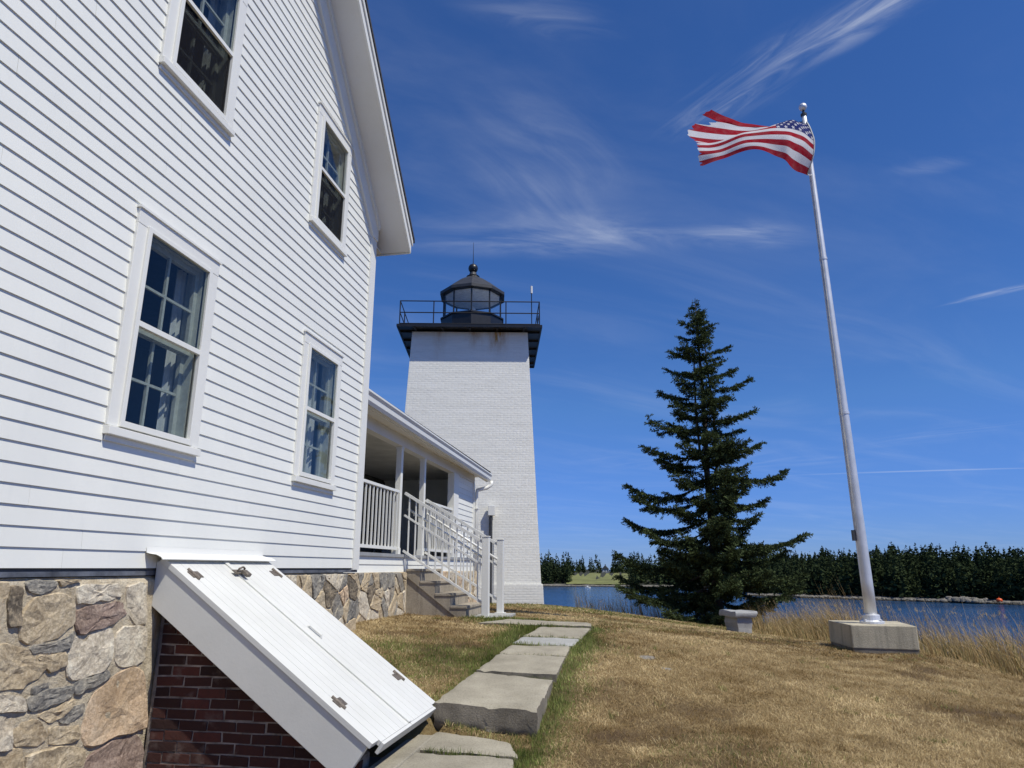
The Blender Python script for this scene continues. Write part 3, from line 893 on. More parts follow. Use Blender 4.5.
LEFT = [
[(3.372,-0.094),(3.441,-0.095),(3.459,-0.175),(3.467,-0.297),(3.400,-0.299),(3.370,-0.199)],
[(3.463,-0.074),(3.500,-0.038),(3.650,-0.031),(3.681,-0.086),(3.558,-0.135),(3.491,-0.118)],
[(3.683,-0.047),(3.847,-0.041),(3.853,-0.073),(3.714,-0.097)],
[(3.473,-0.283),(3.493,-0.213),(3.546,-0.164),(3.723,-0.141),(3.813,-0.183),(3.858,-0.326),(3.707,-0.389),(3.561,-0.405),(3.502,-0.378)],
[(3.841,-0.113),(3.890,-0.095),(4.180,-0.096),(4.221,-0.174),(4.138,-0.188),(3.871,-0.206)],
[(3.867,-0.237),(4.240,-0.209),(4.287,-0.289),(4.171,-0.348),(3.909,-0.384),(3.874,-0.319)],
[(4.271,-0.115),(4.440,-0.101),(4.508,-0.364),(4.400,-0.365),(4.306,-0.281)],
[(3.854,-0.471),(3.881,-0.405),(4.163,-0.364),(4.196,-0.409),(4.212,-0.542),(4.157,-0.617),(3.922,-0.647),(3.873,-0.610)],
[(4.236,-0.429),(4.274,-0.373),(4.499,-0.390),(4.543,-0.606),(4.453,-0.621),(4.301,-0.622),(4.245,-0.562)],
[(3.564,-0.415),(3.750,-0.407),(3.873,-0.366),(3.889,-0.390),(3.830,-0.454),(3.762,-0.465),(3.591,-0.458)],
[(3.354,-0.391),(3.430,-0.399),(3.560,-0.440),(3.597,-0.487),(3.697,-0.521),(3.657,-0.595),(3.539,-0.627),(3.402,-0.613)],
[(3.613,-0.475),(3.766,-0.480),(3.824,-0.474),(3.850,-0.547),(3.738,-0.577)],
[(3.597,-0.691),(3.767,-0.669),(3.917,-0.669),(3.931,-0.739),(3.776,-0.757),(3.659,-0.772),(3.618,-0.751)],
[(3.930,-0.663),(4.193,-0.621),(4.213,-0.664),(4.086,-0.710),(3.950,-0.727)],
[(3.612,-0.638),(3.739,-0.628),(3.753,-0.649),(3.619,-0.671)],
[(3.701,-0.801),(3.828,-0.773),(3.955,-0.755),(3.956,-0.788),(3.872,-0.840),(3.788,-0.855)],
[(3.855,-0.851),(3.934,-0.799),(4.038,-0.795),(4.027,-0.846),(3.931,-0.880),(3.869,-0.873)],
[(4.057,-0.867),(4.104,-0.775),(4.240,-0.680),(4.425,-0.640),(4.551,-0.711),(4.625,-1.038),(4.566,-1.045),(4.361,-1.033),(4.142,-1.060),(4.078,-1.007),(4.051,-0.926)],
[(4.138,-1.114),(4.322,-1.072),(4.573,-1.080),(4.640,-1.201),(4.640,-1.362),(4.149,-1.30)],
[(3.781,-0.870),(3.854,-0.893),(4.016,-0.913),(4.044,-0.985),(3.976,-0.997),(3.818,-0.977)],
[(3.531,-0.863),(3.579,-0.812),(3.697,-0.821),(3.778,-0.914),(3.717,-0.957),(3.580,-0.932)],
[(3.670,-1.004),(3.818,-0.996),(4.002,-1.023),(4.104,-1.076),(4.133,-1.28),(3.698,-1.20)],
[(3.433,-0.751),(3.554,-0.776),(3.526,-0.862),(3.558,-0.935),(3.472,-0.929)],
[(3.474,-0.940),(3.627,-0.953),(3.676,-1.20),(3.498,-1.20)],
[(3.408,-0.640),(3.579,-0.688),(3.602,-0.754),(3.429,-0.734)],
]
LKIND = ['dark', 'grey', 'tan', 'tan', 'pale', 'purple', 'pale', 'pale', 'pale', 'grey', 'tan', 'tan', 'grey', 'grey', 'grey', 'tan', 'grey', 'pink', 'purple', 'tan', 'tan', 'tan', 'pale', 'tan', 'pale']
RIGHT = [(6.2,-.14,'tan'),(6.3,-.4,'tan'),(6.25,-.68,'tan'),(6.58,-0.10,'dark'),(6.74,-0.13,'tan'),(6.88,-0.24,'tan'),(7.14,-0.17,'grey'),(7.50,-0.11,'pale'),(7.79,-0.15,'grey'),(8.07,-0.2,'dark'),(7.85,-0.30,'pink'),(7.44,-0.26,'dark'),(7.24,-0.36,'tan'),(7.72,-0.43,'grey'),(8.0,-0.50,'grey'),(7.45,-.6,'tan'),(7.8,-.68,'pale'),(8.12,-0.08,'tan'),(6.7,-.5,'grey'),(6.95,-.75,'tan'),(6.6,-.85,'tan'),(7.3,-.85,'grey'),(8.05,-.72,'tan')]
PORCH_ST = [(8.5,-.15,'grey'),(8.6,-.42,'tan'),(8.55,-.72,'pale'),(8.85,-.25,'tan'),(8.9,-.55,'grey'),(9.19,-0.47,'pale'),(9.71,-0.46,'tan'),(9.48,-0.27,'dark'),(9.25,-0.15,'tan'),(9.66,-0.13,'tan'),(10.18,-0.19,'grey'),(10.21,-0.41,'pale'),(10.42,-0.58,'grey'),(10.71,-0.24,'tan'),(10.78,-0.51,'tan'),(9.66,-0.71,'tan'),(9.08,-0.75,'grey'),(9.99,-0.63,'tan'),(10.72,-0.72,'pale'),(9.14,-0.05,'grey'),(10.9,-.1,'tan')]


def mortar_sheet(s0, s1, z0, z1, y, parent):
    """uneven pointing between the stones"""
    nx, nz = int((s1 - s0) / .035) + 2, int((z1 - z0) / .035) + 2
    X, Z = np.meshgrid(np.linspace(s0, s1, nx), np.linspace(z0, z1, nz))
    Y = y - .018 - .013 * (fnoise(X, Z, .16, 2) - .5) * 2
    Y[0] = Y[-1] = y + .025; Y[:, 0] = Y[:, -1] = y + .025
    i = np.arange(nx * nz).reshape(nz, nx)
    F = np.stack([i[:-1, :-1], i[:-1, 1:], i[1:, 1:], i[1:, :-1]], -1).reshape(-1, 4)
    mesh_obj('pointing', np_mesh('pointing', np.stack([X, Y, Z], -1).reshape(-1, 3), F), M['mortar'], parent)


def split_some(polys, seed):
    """break some cells into smaller stones so the coursing is uneven"""
    r = random.Random(seed); out = []
    for p, k in polys:
        if len(p) >= 4 and abs(area(p)) > .025 and r.random() < .75:
            cx = sum(q[0] for q in p) / len(p); cz = sum(q[1] for q in p) / len(p)
            a = r.uniform(0, 3.14); nx, nz = math.cos(a), math.sin(a); o = r.uniform(-.04, .04)
            g = .009
            out.append((clip_poly(p, cx + nx * (o - g), cz + nz * (o - g), nx, nz), k))
            out.append((clip_poly(p, cx + nx * (o + g), cz + nz * (o + g), -nx, -nz), r.choice(['tan', 'pale', 'grey', k])))
        else: out.append((p, k))
    return out


def build_foundation():
    fnd = empty('stone_foundation', parent=house)
    m = MB()
    m.box((S0, .02, -2.2), (S1, .3, -.056))
    m.obj('wall_core', M['mortar'], fnd)
    mortar_sheet(S0, 4.66, -2.1, -.056, .0, fnd); mortar_sheet(5.85, S1, -1.6, -.056, .0, fnd)
    MB().box((S0, .3, -2.2), (S1, DEPTH, -.21)).obj('cellar_core', M['mortar'], fnd)
    for i, (p, k) in enumerate(zip(LEFT, LKIND)):
        cx = sum(q[0] for q in p) / len(p); cz = sum(q[1] for q in p) / len(p)
        stone([(cx + (x - cx) * 1.09, min(cz + (z - cz) * 1.09, -.06) - .008) for x, z in p], k, fnd, 0, .030, i + 1)
    seeds = []; r = random.Random(4)
    for _ in range(400):
        s, z = r.uniform(S0, 3.36), r.uniform(-1.7, -.08)
        if all((s - a) ** 2 + ((z - b) * 1.3) ** 2 > .065 for a, b in seeds): seeds.append((s, z))
    for i, p in enumerate(voronoi(seeds, (S0 + .02, 3.35, -1.9, -.07), .03)):
        stone(p, r.choice(['tan', 'pale', 'grey', 'pink', 'tan', 'dark']), fnd, 0, .03, 50 + i)
    vr = voronoi([(a, b) for a, b, _ in RIGHT], (5.95, S1 - .01, -1.25, -.07), .018)
    for i, (p, k) in enumerate(split_some([(p, RIGHT[i][2]) for i, p in enumerate(vr)], 3)):
        stone(p, k, fnd, 0, .034, 200 + i)


build_foundation()

# ------------------------------------------------------------------ porch (lower wing set back from the gable wall)
YP = .36
porch = empty('covered_porch', HOUSE_LOC, HROT, 'white open porch wing between house and lighthouse, with gutter and railings', 'porch')
PE = 16.05                   # far end
DK = .21                     # deck height
EZ = lambda s: 2.105 - (s - 8.2) * .0115      # underside of the gutter falls toward the downspout


def rail_panel(parent, p, q, zt, zb, y, nb, tag_name='railing'):
    r = empty(tag_name, parent=parent)
    MB().bar((p, y, zt), (q, y, zt), .05, .045).obj('top_rail', M['metal_white'], r, bevel=.004)
    MB().bar((p, y, zb), (q, y, zb), .04, .045).obj('bottom_rail', M['metal_white'], r)
    b = MB().bar((0, 0, zb + .02), (0, 0, zt - .02), .022)
    me = None
    for i in range(nb):
        x = p + (q - p) * (i + .6) / nb
        if me is None:
            o = b.obj('baluster', M['metal_white'], r); me = o.data
        else: o = mesh_obj('baluster', me, None, r)
        o.location = (x, y, 0)
    return r


def build_porch():
    t = M['trim']
    # floor and skirt
    MB().box((8.28, YP + .02, DK - .10), (PE - .05, 3.2, DK)).obj('deck', M['deck'], porch)
    MB().box((8.255, YP - .035, DK - .045), (PE, YP + .02, DK + .003)).obj('deck_edge', M['deck'], porch)
    sk = empty('skirt', parent=porch)
    for i, (z0, z1) in enumerate(((-.062, .05), (.05, .158))):
        m = MB(); clap(m, 8.255, 11.02, z0, z1 + .01, YP, .013); m.obj('clapboard', M['siding'], sk)
        m = MB(); clap(m, 11.12, PE - .12, z0, z1 + .01, YP, .013); m.obj('clapboard', M['siding'], sk)
    MB().box((11.02, YP - .02, -.06), (11.12, YP + .02, .16)).obj('skirt_post', t, sk)
    MB().box((8.255, YP + .006, -.06), (PE - .02, YP + .019, .16)).obj('skirt_backing', M['dark_room'], sk)
    # posts
    for s in (10.83, 12.12):
        p = empty('post', parent=porch)
        MB().box((s - .048, YP + .005, DK + .004), (s + .048, YP + .10, 1.95)).obj('shaft', t, p, bevel=.006)
        MB().box((s - .056, YP - .003, DK + .005), (s + .056, YP + .108, DK + .10)).obj('plinth', t, p)
        MB().box((s - .055, YP - .002, 1.91), (s + .055, YP + .107, 1.949)).obj('capital', t, p)
    # header beam, soffit and gutter
    MB().box((8.26, YP - .01, 1.95), (PE, YP + .13, 2.13)).obj('header', M['soffit'], porch)
    MB().box((8.26, .135, 2.131), (PE + .28, YP + .13, 2.15)).obj('soffit', M['soffit'], porch)
    MB().prism([(8.26, .115, EZ(8.26)), (PE + .3, .115, EZ(PE)), (PE + .3, .115, EZ(PE) + .19), (8.26, .115, EZ(8.26) + .19)], (0, .02, 0)).obj('fascia', t, porch)
    g = MB()
    prof = [(y_ + .075, z_ * 1.3) for y_, z_ in [(.039, .0), (-.03, .0), (-.055, .035), (-.06, .085), (-.085, .115), (-.085, .135), (-.075, .135), (-.055, .10), (.039, .10)]]
    a = [(8.258, .0 + y, EZ(8.26) + z + .01) for y, z in prof]; b = [(PE + .32, y, EZ(PE) + z + .01) for y, z in prof]
    n = len(prof); g.add(a + b, [tuple(range(n)), tuple(range(n, 2 * n))[::-1]] + [(i, i + n, (i + 1) % n + n, (i + 1) % n) for i in range(n)])
    g.obj('gutter', M['metal_white'], porch)
    # roof: low slope rising into the wing
    MB().prism([(8.26, .02, EZ(8.26) + .205), (8.26, 1.9, 3.2), (8.26, 3.9, 2.2), (8.26, 3.9, 2.15), (8.26, 1.9, 3.14), (8.26, .05, EZ(8.26) + .18)], (PE + .32 - 8.26, 0, (EZ(PE) - EZ(8.26)) * .6)).obj('roof', M['shingle'], porch)
    # closed end bay: casing, clapboards, corner
    MB().box((14.10, YP - .02, DK + .004), (14.50, YP + .12, 1.949)).obj('end_casing', t, porch)
    ew = empty('end_wall', parent=porch)
    z = DK + .01
    while z < 1.93:
        m = MB(); clap(m, 14.50, PE - .12, z, min(z + EXPO + .012, 1.948), YP + .01, .012); m.obj('clapboard', M['siding'], ew); z += EXPO
    MB().box((14.5, YP + .016, DK), (PE - .1, YP + .12, 1.949)).obj('end_sheathing', M['dark_room'], ew)
    MB().box((PE - .12, YP - .02, -.06), (PE, YP + .14, 1.949)).obj('corner_board', t, ew)
    MB().box((PE - .02, YP + .14, -.06), (PE, 3.4, 2.148)).obj('return_wall', M['siding'], ew)
    MB().prism([(PE - .02, -.0, 2.15), (PE - .02, 3.8, 2.15), (PE - .02, 1.9, 3.1)], (.02, 0, 0)).obj('gable_end', M['siding'], ew)
    # back wall of the porch, dark boards, and ceiling
    bw = empty('back_wall', parent=porch)
    z = DK
    while z < 2.0:
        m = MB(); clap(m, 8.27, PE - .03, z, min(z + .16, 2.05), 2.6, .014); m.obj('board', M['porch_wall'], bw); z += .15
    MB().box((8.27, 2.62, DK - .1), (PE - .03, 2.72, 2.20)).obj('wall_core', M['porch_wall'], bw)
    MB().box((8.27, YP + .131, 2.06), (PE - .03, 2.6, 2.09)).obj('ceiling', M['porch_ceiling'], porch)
    # railings
    r = rail_panel(porch, 8.40, 10.76, 1.20, .30, YP + .03, 16)
    MB().box((8.275, YP - .005, DK + .004), (8.36, YP + .075, 1.34)).obj('end_post', M['metal_white'], r, bevel=.005)
    rail_panel(porch, 12.20, 14.10, 1.18, .32, YP + .03, 15)
    # downspout with elbows, strap
    ds = empty('downspout', parent=porch)
    MB().tube([(PE + .25, .0, EZ(PE) + .02), (PE + .25, .0, EZ(PE) - .07), (PE + .20, .10, EZ(PE) - .15), (PE + .055, YP - .06, EZ(PE) - .22), (PE + .05, YP - .04, EZ(PE) - .34), (PE + .05, YP - .04, -.62)], .045, 10).obj('pipe', M['metal_white'], ds, smooth=True)
    for z in (1.35, .35): MB().box((PE - .02, YP - .095, z), (PE + .10, YP + .02, z + .03)).obj('strap', M['metal_white'], ds)
    # foundation under the wing
    fnd = empty('stone_foundation', parent=porch)
    MB().box((8.26, YP - .04, -2.0), (PE, YP + .3, -.063)).obj('wall_core', M['mortar'], fnd)
    mortar_sheet(8.26, PE - .01, -1.5, -.063, YP - .06, fnd)
    vr = voronoi([(a, b) for a, b, _ in PORCH_ST], (8.27, 10.97, -1.15, -.068), .018)
    for i, (p, k) in enumerate(split_some([(p, PORCH_ST[i][2]) for i, p in enumerate(vr)], 6)):
        stone(p, k, fnd, YP - .06, .034, 300 + i)
    r = random.Random(9); seeds = []
    for _ in range(300):
        s, z = r.uniform(12.4, PE - .02), r.uniform(-1.2, -.1)
        if all((s - a) ** 2 + (z - b) ** 2 > .055 for a, b in seeds): seeds.append((s, z))
    for i, p in enumerate(voronoi(seeds, (12.35, PE - .01, -1.2, -.068), .03)):
        stone(p, r.choice(['pale', 'tan', 'tan', 'pale', 'pink']), fnd, YP - .06, .03, 400 + i)


build_porch()


def build_chair():
    ch = empty('porch_chair', HOUSE_LOC + Wd * 11.75 - Nd * 1.5 + Vector((0, 0, DK + .001)), HROT + R(165), 'dark porch chair with grey seat behind the stair railing', 'chair')
    m = M['cloth_dark']
    for x in (-.24, .24):
        MB().bar((x, -.24, 0), (x, -.22, .62), .04).obj('leg', m, ch); MB().bar((x, .22, 0), (x, .30, 1.0), .04).obj('leg', m, ch)
        MB().bar((x, -.25, .63), (x, .26, .63), .07, .03).obj('armrest', m, ch)
    MB().box((-.26, -.24, .36), (.26, .24, .41)).obj('seat', m, ch)
    MB().box((-.23, -.23, .411), (.23, .22, .47)).obj('cushion', M['cloth_grey'], ch, bevel=.02)
    for k in range(5): MB().bar((-.18 + k * .09, .235, .42), (-.18 + k * .09, .315, .98), .05, .018).obj('back_slat', m, ch)
    MB().tube([(-.26, .30, .96), (-.16, .31, 1.03), (0, .315, 1.06), (.16, .31, 1.03), (.26, .30, .96)], .03, 8).obj('crest_rail', m, ch)


build_chair()


def build_steps():
    st = empty('porch_steps', HOUSE_LOC, HROT, 'concrete steps with white metal handrails leading up to the porch', 'steps')
    a, b = 11.02, 12.22
    zb = -.765; n = 5; rise = (DK - .035 - zb) / n; tread = .255
    y0 = YP - .07
    # saw-toothed flight: each step its own block, its underside raked parallel to the stair
    for k in range(n - 1):
        zt = zb + rise * (k + 1)
        yo = y0 - tread * (n - 1 - k); yi = yo + tread if k < n - 2 else y0
        zl = lambda y: zb - .10 + (y - (y0 - tread * (n - 1))) * rise / tread
        MB().prism([(a, yo + .022, max(zl(yo), zb - .3)), (a, yo + .022, zt - .045), (a, yi + .02, zt - .045), (a, yi + .02, zl(yi))], (b - a, 0, 0)).obj('riser', M['step_concrete'], st)
        MB().box((a - .012, yo, zt - .044), (b + .012, yi + .018 if k < n - 2 else y0, zt)).obj('tread', M['step_concrete'], st, bevel=.008)
    # recessed wall below the flight
    MB().prism([(a + .022, y0, zb - .4), (a + .022, y0, DK - .25), (a + .022, y0 - tread * (n - 1) + .04, zb - .06), (a + .022, y0 - tread * (n - 1) + .04, zb - .4)], (b - a - .044, 0, 0)).obj('side_wall', M['step_concrete'], st)
    MB().box((a - .1, y0 - tread * (n - 1) - .55, zb - .2), (b + .1, y0 - tread * (n - 1) + .01, zb + .012)).obj('landing', M['concrete_cool'], st, bevel=.008)
    yn = -1.03
    for s in (a - .03, b - .02):
        h = empty('handrail', parent=st)
        zt = .475
        MB().box((s - .055, yn - .055, zb + .013), (s + .055, yn + .055, zt)).obj('newel', M['metal_white'], h, bevel=.005)
        MB().box((s - .062, yn - .062, zt), (s + .062, yn + .062, zt + .018)).obj('cap', M['metal_white'], h, bevel=.004)
        MB().box((s - .085, yn - .085, zb + .0125), (s + .085, yn + .085, zb + .025)).obj('foot_plate', M['metal_white'], h)
        top0 = Vector((s, YP - .01, 1.20)); top1 = Vector((s, yn + .05, .40)); dz = Vector((0, 0, -.93))
        MB().bar(top0, top1, .05, .045).obj('top_rail', M['metal_white'], h)
        MB().bar(top0 + dz, top1 + dz, .035, .035).obj('bottom_rail', M['metal_white'], h)
        side = Vector((.07 if s < 11.5 else -.07, 0, -.25))
        MB().tube([top0 + side + Vector((0, -.03, 0)), top1 + side], .021, 8).obj('grab_rail', M['metal_white'], h, smooth=True)
        MB().bar(top0 + Vector((0, 0, -.36)), top1 + Vector((0, 0, -.36)), .03, .03).obj('mid_rail', M['metal_white'], h)
        for k in range(11):
            u = (k + .7) / 11.4; p = top0.lerp(top1, u)
            MB().bar(p + Vector((0, 0, -.02)), p + dz + Vector((0, 0, .015)), .02).obj('baluster', M['metal_white'], h)
        for u in (.12, .5, .88):
            p = top0.lerp(top1, u) + side
            MB().bar(p, p - Vector((side.x, 0, 0.02)), .014).obj('bracket', M['metal_white'], h)


build_steps()

# ------------------------------------------------------------------ cellar bulkhead
def build_bulkhead():
    bk = empty('cellar_bulkhead', HOUSE_LOC, HROT, 'white sloping double cellar doors on brick cheek walls against the foundation', 'bulkhead')
    a, b = 4.55, 5.95
    P0 = Vector((0, -.06, .075)); P1 = Vector((0, -1.70, -1.075))       # door surface, top and bottom (y outward is negative)
    t = (P1 - P0).normalized(); nrm = Vector((0, t.z, -t.y)); nrm = nrm if nrm.z > 0 else -nrm
    L = (P1 - P0).length
    def at(s, u, h): return Vector((s, 0, 0)) + P0 + t * u + nrm * h
    def slab(s0, s1, u0, u1, h0, h1):
        m = MB(); c = [at(s0, u0, h0), at(s1, u0, h0), at(s1, u1, h0), at(s0, u1, h0), at(s0, u0, h1), at(s1, u0, h1), at(s1, u1, h1), at(s0, u1, h1)]
        m.add(c, [(0, 1, 2, 3), (7, 6, 5, 4), (0, 4, 5, 1), (1, 5, 6, 2), (2, 6, 7, 3), (3, 7, 4, 0)]); return m
    mid = 5.235
    # sloping side boards, head cut plumb against the wall
    for s in (a, b - .045):
        q = []
        lo = .30
        q.append(at(s, 0, -.036)); e = at(s, L - .02, -.036); q.append(e)
        q.append(at(s, L - .02, -.20)); q.append(at(s, L - .16, -lo)); w = at(s, 0, -lo)
        # where the lower edge meets the wall plane
        k = (-.012 - w.y) / t.y; w2 = w + t * k
        q.append(w2); q.append(Vector((s, -.012, q[0].z + .0)))
        MB().prism(q, (.045, 0, 0)).obj('side_board', M['bulkhead'], bk, bevel=.004)
    slab(a - .012, a + .10, -.0, L + .0, -.034, .004).obj('frame_rail', M['bulkhead'], bk, bevel=.003)
    slab(b - .10, b + .012, -.0, L + .0, -.034, .004).obj('frame_rail', M['bulkhead'], bk, bevel=.003)
    for nm, s0, s1, hs in (('door', a + .103, mid - .004, a + .10), ('door', mid + .004, b - .103, b - .10)):
        d = empty(nm, parent=bk)
        nb = 6
        for k in range(nb):
            x0 = s0 + (s1 - s0) * k / nb; x1 = s0 + (s1 - s0) * (k + 1) / nb - .0035
            slab(x0, x1, .012, L + .02, -.03, .004).obj('plank', M['bulkhead'], d, bevel=.0015)
        slab(s0, s1, L + .021, L + .045, -.075, .004).obj('drip_lip', M['bulkhead'], d, bevel=.003)
        sg = 1 if s0 < mid - .1 else -1
        for u in (.22, L - .36):
            h = MB()
            c = at(hs, u, .0055)
            for (ds, du, hh) in ((sg * .045, 0, .006), (-sg * .03, 0, .006)):
                pass
            hp = slab(min(hs - sg * .035, hs + sg * .085), max(hs - sg * .035, hs + sg * .085), u - .035, u + .035, .0046, .010)
            hp.tube([at(hs, u - .06, .012), at(hs, u + .06, .012)], .011, 8)
            hp.obj('hinge', M['hinge'], d)
    slab(mid - .028, mid + .018, -.02, L + .02, .0047, .018).obj('astragal', M['bulkhead'], bk, bevel=.004)
    # hasp and lock
    hp = slab(mid - .09, mid + .07, .20, .25, .025, .034)
    hp.tube([at(mid - .05, .225, .034), at(mid - .05, .225, .06), at(mid - .01, .225, .075), at(mid + .03, .225, .06), at(mid + .03, .225, .034)], .008, 8)
    hp.obj('hasp', M['hinge'], bk)
    slab(mid - .035, mid + .025, .245, .31, .036, .066).obj('padlock', M['hinge'], bk, bevel=.006)
    hd = MB().tube([at(mid + .12, .92, .005), at(mid + .12, .93, .022), at(mid + .12, 1.05, .022), at(mid + .12, 1.06, .005)], .010, 8)
    hd.obj('pull_handle', M['bulkhead'], bk)
    # curled metal flashing over the head
    fl = MB(); N = 8; vs = []
    for s in (a - .13, b + .04):
        for y, z in ((-.013, .145), (-.018, .105), (-.05, .097), (-.10, .090), (-.135, .075), (-.15, .060)): vs.append((s, y, z))
    n = 6
    vs2 = [(x, y, z - .004) for x, y, z in vs]
    fs = [(i, i + 1, n + i + 1, n + i) for i in range(n - 1)]
    fl.add(vs + vs2, fs + [tuple(reversed([k + 2 * n for k in f])) for f in fs]); fl.obj('head_flashing', M['metal_white'], bk)
    # brick cheek walls
    for s_face, sg in ((4.685, 1), (b - .13, -1)):
        ck = empty('brick_cheek', parent=bk)
        lo = .29
        def top_z(y):      # underside of the side board at outward distance y
            u = (y - P0.y) / t.y; p = P0 + t * u + nrm * -.2; return p.z - .06
        core = MB(); s2 = s_face + sg * .006
        yE = -1.56
        core.prism([(s2, -.002, -2.3), (s2, yE, -2.3), (s2, yE, top_z(yE)), (s2, -.002, min(-.08, top_z(-.002)))], (sg * .18, 0, 0))
        core.obj('joint_mortar', M['brick_joint'], ck)
        bl, bh, j = .205, .058, .011
        z = -1.90; row = 0; me = {}
        while z < -.1:
            y = -.03 + (bl / 2 if row % 2 else 0)
            while y > -1.6:
                y1 = max(y - bl, -1.565); y0 = min(y, -.03)
                if y0 - y1 > .04:
                    zt = z + bh
                    zt0, zt1 = min(zt, top_z(y0) + .02), min(zt, top_z(y1) + .02)
                    if zt1 > z + .012:
                        jx = rng.uniform(-.004, .005); m = MB(); ja, jb, jc, jd = (rng.uniform(-.004, .004) for _ in range(4))
                        m.prism([(s_face + jx, y0 + ja, z + jc), (s_face + jx, y1 + jb, z + jd), (s_face + jx, y1 + ja, zt1 + jd), (s_face + jx, y0 + jb, zt0 + jc)], (sg * .06, 0, 0))
                        m.obj('brick', M['brick'], ck, bevel=.0025)
                y -= bl + j
            z += bh + j; row += 1
    # concrete curb in front
    MB().box((a - .02, -1.775, -1.9), (b - .25, -1.60, -1.262)).obj('curb', M['concrete'], bk, bevel=.01)
    MB().box((a + .2, -1.60, -1.9), (b - .2, -.05, -1.3)).obj('well', M['dark_room'], bk)


build_bulkhead()

# ------------------------------------------------------------------ garden path
def build_path():
    pth = empty('garden_path', label='path of worn concrete slabs beside the lawn'); pth['kind'] = 'structure'
    for i, (c, th, mt) in enumerate(SLABS):
        r = random.Random(i); n = 21
        top = []; P = [Vector(p) for p in c]
        # grid top with slightly wavering outline
        vs = []
        for a in range(n):
            for b in range(n):
                u, v = b / (n - 1), a / (n - 1)
                p = P[0].lerp(P[1], u).lerp(P[3].lerp(P[2], u), v)
                e = 1.0 if a in (0, n - 1) or b in (0, n - 1) else 0.0
                ring2 = 1.0 if (a in (1, n - 2) or b in (1, n - 2)) and not e else 0.0
                k = mnoise.noise((p.x * 5, p.y * 5, i)) * .009 + mnoise.noise((p.x * 19, p.y * 19, i)) * .007
                chip = max(0.0, mnoise.noise((p.x * 9, p.y * 9, i + 20)) - .15)
                drop = (.012 + .06 * chip) * e + .012 * chip * ring2
                vs.append((p.x + k * e, p.y + (mnoise.noise((p.x * 5, p.y * 5, i + 9)) * .009 + mnoise.noise((p.x * 21, p.y * 21, i + 3)) * .007) * e,
                           p.z + mnoise.noise((p.x * 3, p.y * 3, i + 5)) * .010 + mnoise.noise((p.x * 13, p.y * 13, i)) * .003 - drop))
        idx = lambda a, b: a * n + b
        fs = [(idx(a, b), idx(a, b + 1), idx(a + 1, b + 1), idx(a + 1, b)) for a in range(n - 1) for b in range(n - 1)]
        loop = [idx(0, b) for b in range(n)] + [idx(a, n - 1) for a in range(1, n)] + [idx(n - 1, b) for b in range(n - 2, -1, -1)] + [idx(a, 0) for a in range(n - 2, 0, -1)]
        base = len(vs)
        m = len(loop); NL = 5
        for l in range(1, NL + 1):
            for k in loop:
                x, y, z = vs[k]; q = th * l / NL
                vs.append((x + mnoise.noise((x * 16, y * 16, q * 40 + i)) * .012, y + mnoise.noise((y * 16, x * 16, q * 40 + i + 7)) * .012 + (.03 if l == NL else 0), z - q))
        rg_ = lambda l, k: loop[k % m] if l == 0 else base + (l - 1) * m + k % m
        sf = [(rg_(l, k), rg_(l + 1, k), rg_(l + 1, k + 1), rg_(l, k + 1)) for l in range(NL) for k in range(m)]
        mb = MB().add(vs, fs + sf)
        me = bpy.data.meshes.new('slab'); me.from_pydata(mb.v, [], mb.f); me.update()
        me.materials.append(M[mt]); me.materials.append(M['concrete_edge'])
        for pi in range(len(fs), len(fs) + len(sf)): me.polygons[pi].material_index = 1
        o = mesh_obj('slab', me, None, pth, smooth=True)
        es = o.modifiers.new('edges', 'EDGE_SPLIT'); es.split_angle = R(42)


build_path()

# ------------------------------------------------------------------ lighthouse
TC = Vector((-1.36, 22.15, 0))
TROT = R(1.4)
TB = -1.03


def brickwork_mat():
    t = NT('whitewashed_brick'); p = t.coord('Object')
    n = t.noise(t.mapv(p, (0.35, 0.35, 2.6)), 2.2, 6, 0.65); n2 = t.noise(p, 24, 5, 0.65); n3 = t.noise(t.mapv(p, (1.4, 1.4, 9)), 2, 4, 0.7)
    c = t.mix(t.mr(n, 0.36, 0.72), (0.87, 0.86, 0.79), (0.78, 0.77, 0.70))
    c = t.mix(t.mr(n3, 0.52, 0.72, 0, 0.40), c, (0.60, 0.585, 0.53))
    c = t.mix(t.mr(n2, 0.58, 0.76, 0, 0.25), c, (0.56, 0.54, 0.49))
    # rust running down from the gallery brackets
    sp = t.n('ShaderNodeSeparateXYZ'); t.t.links.new(p, sp.inputs[0])
    def blob(cx, w, z0, z1, k):
        ax = t.math('ABSOLUTE', t.math('SUBTRACT', sp.outputs[0], cx))
        fx = t.mr(ax, w, 0.0); fz = t.mr(sp.outputs[2], z0, z1)
        return t.math('MULTIPLY', t.math('MULTIPLY', t.math('MULTIPLY', fx, fz), t.mr(t.noise(t.mapv(p, (6, 6, 1.5)), 1.6, 5, 0.6), 0.3, 0.65)), k, True)
    st = t.math('ADD', blob(.86, .40, 6.35, 7.0, 1.35), t.math('ADD', blob(.15, .35, 6.5, 7.1, .9), blob(-.95, .25, 6.0, 7.1, .5)), True)
    c = t.mix(st, c, (0.48, 0.27, 0.08))
    return t.bsdf(c, 0.75, normal=t.bump(t.math('ADD', n2, n), 0.35, 0.01), spec=0.3)


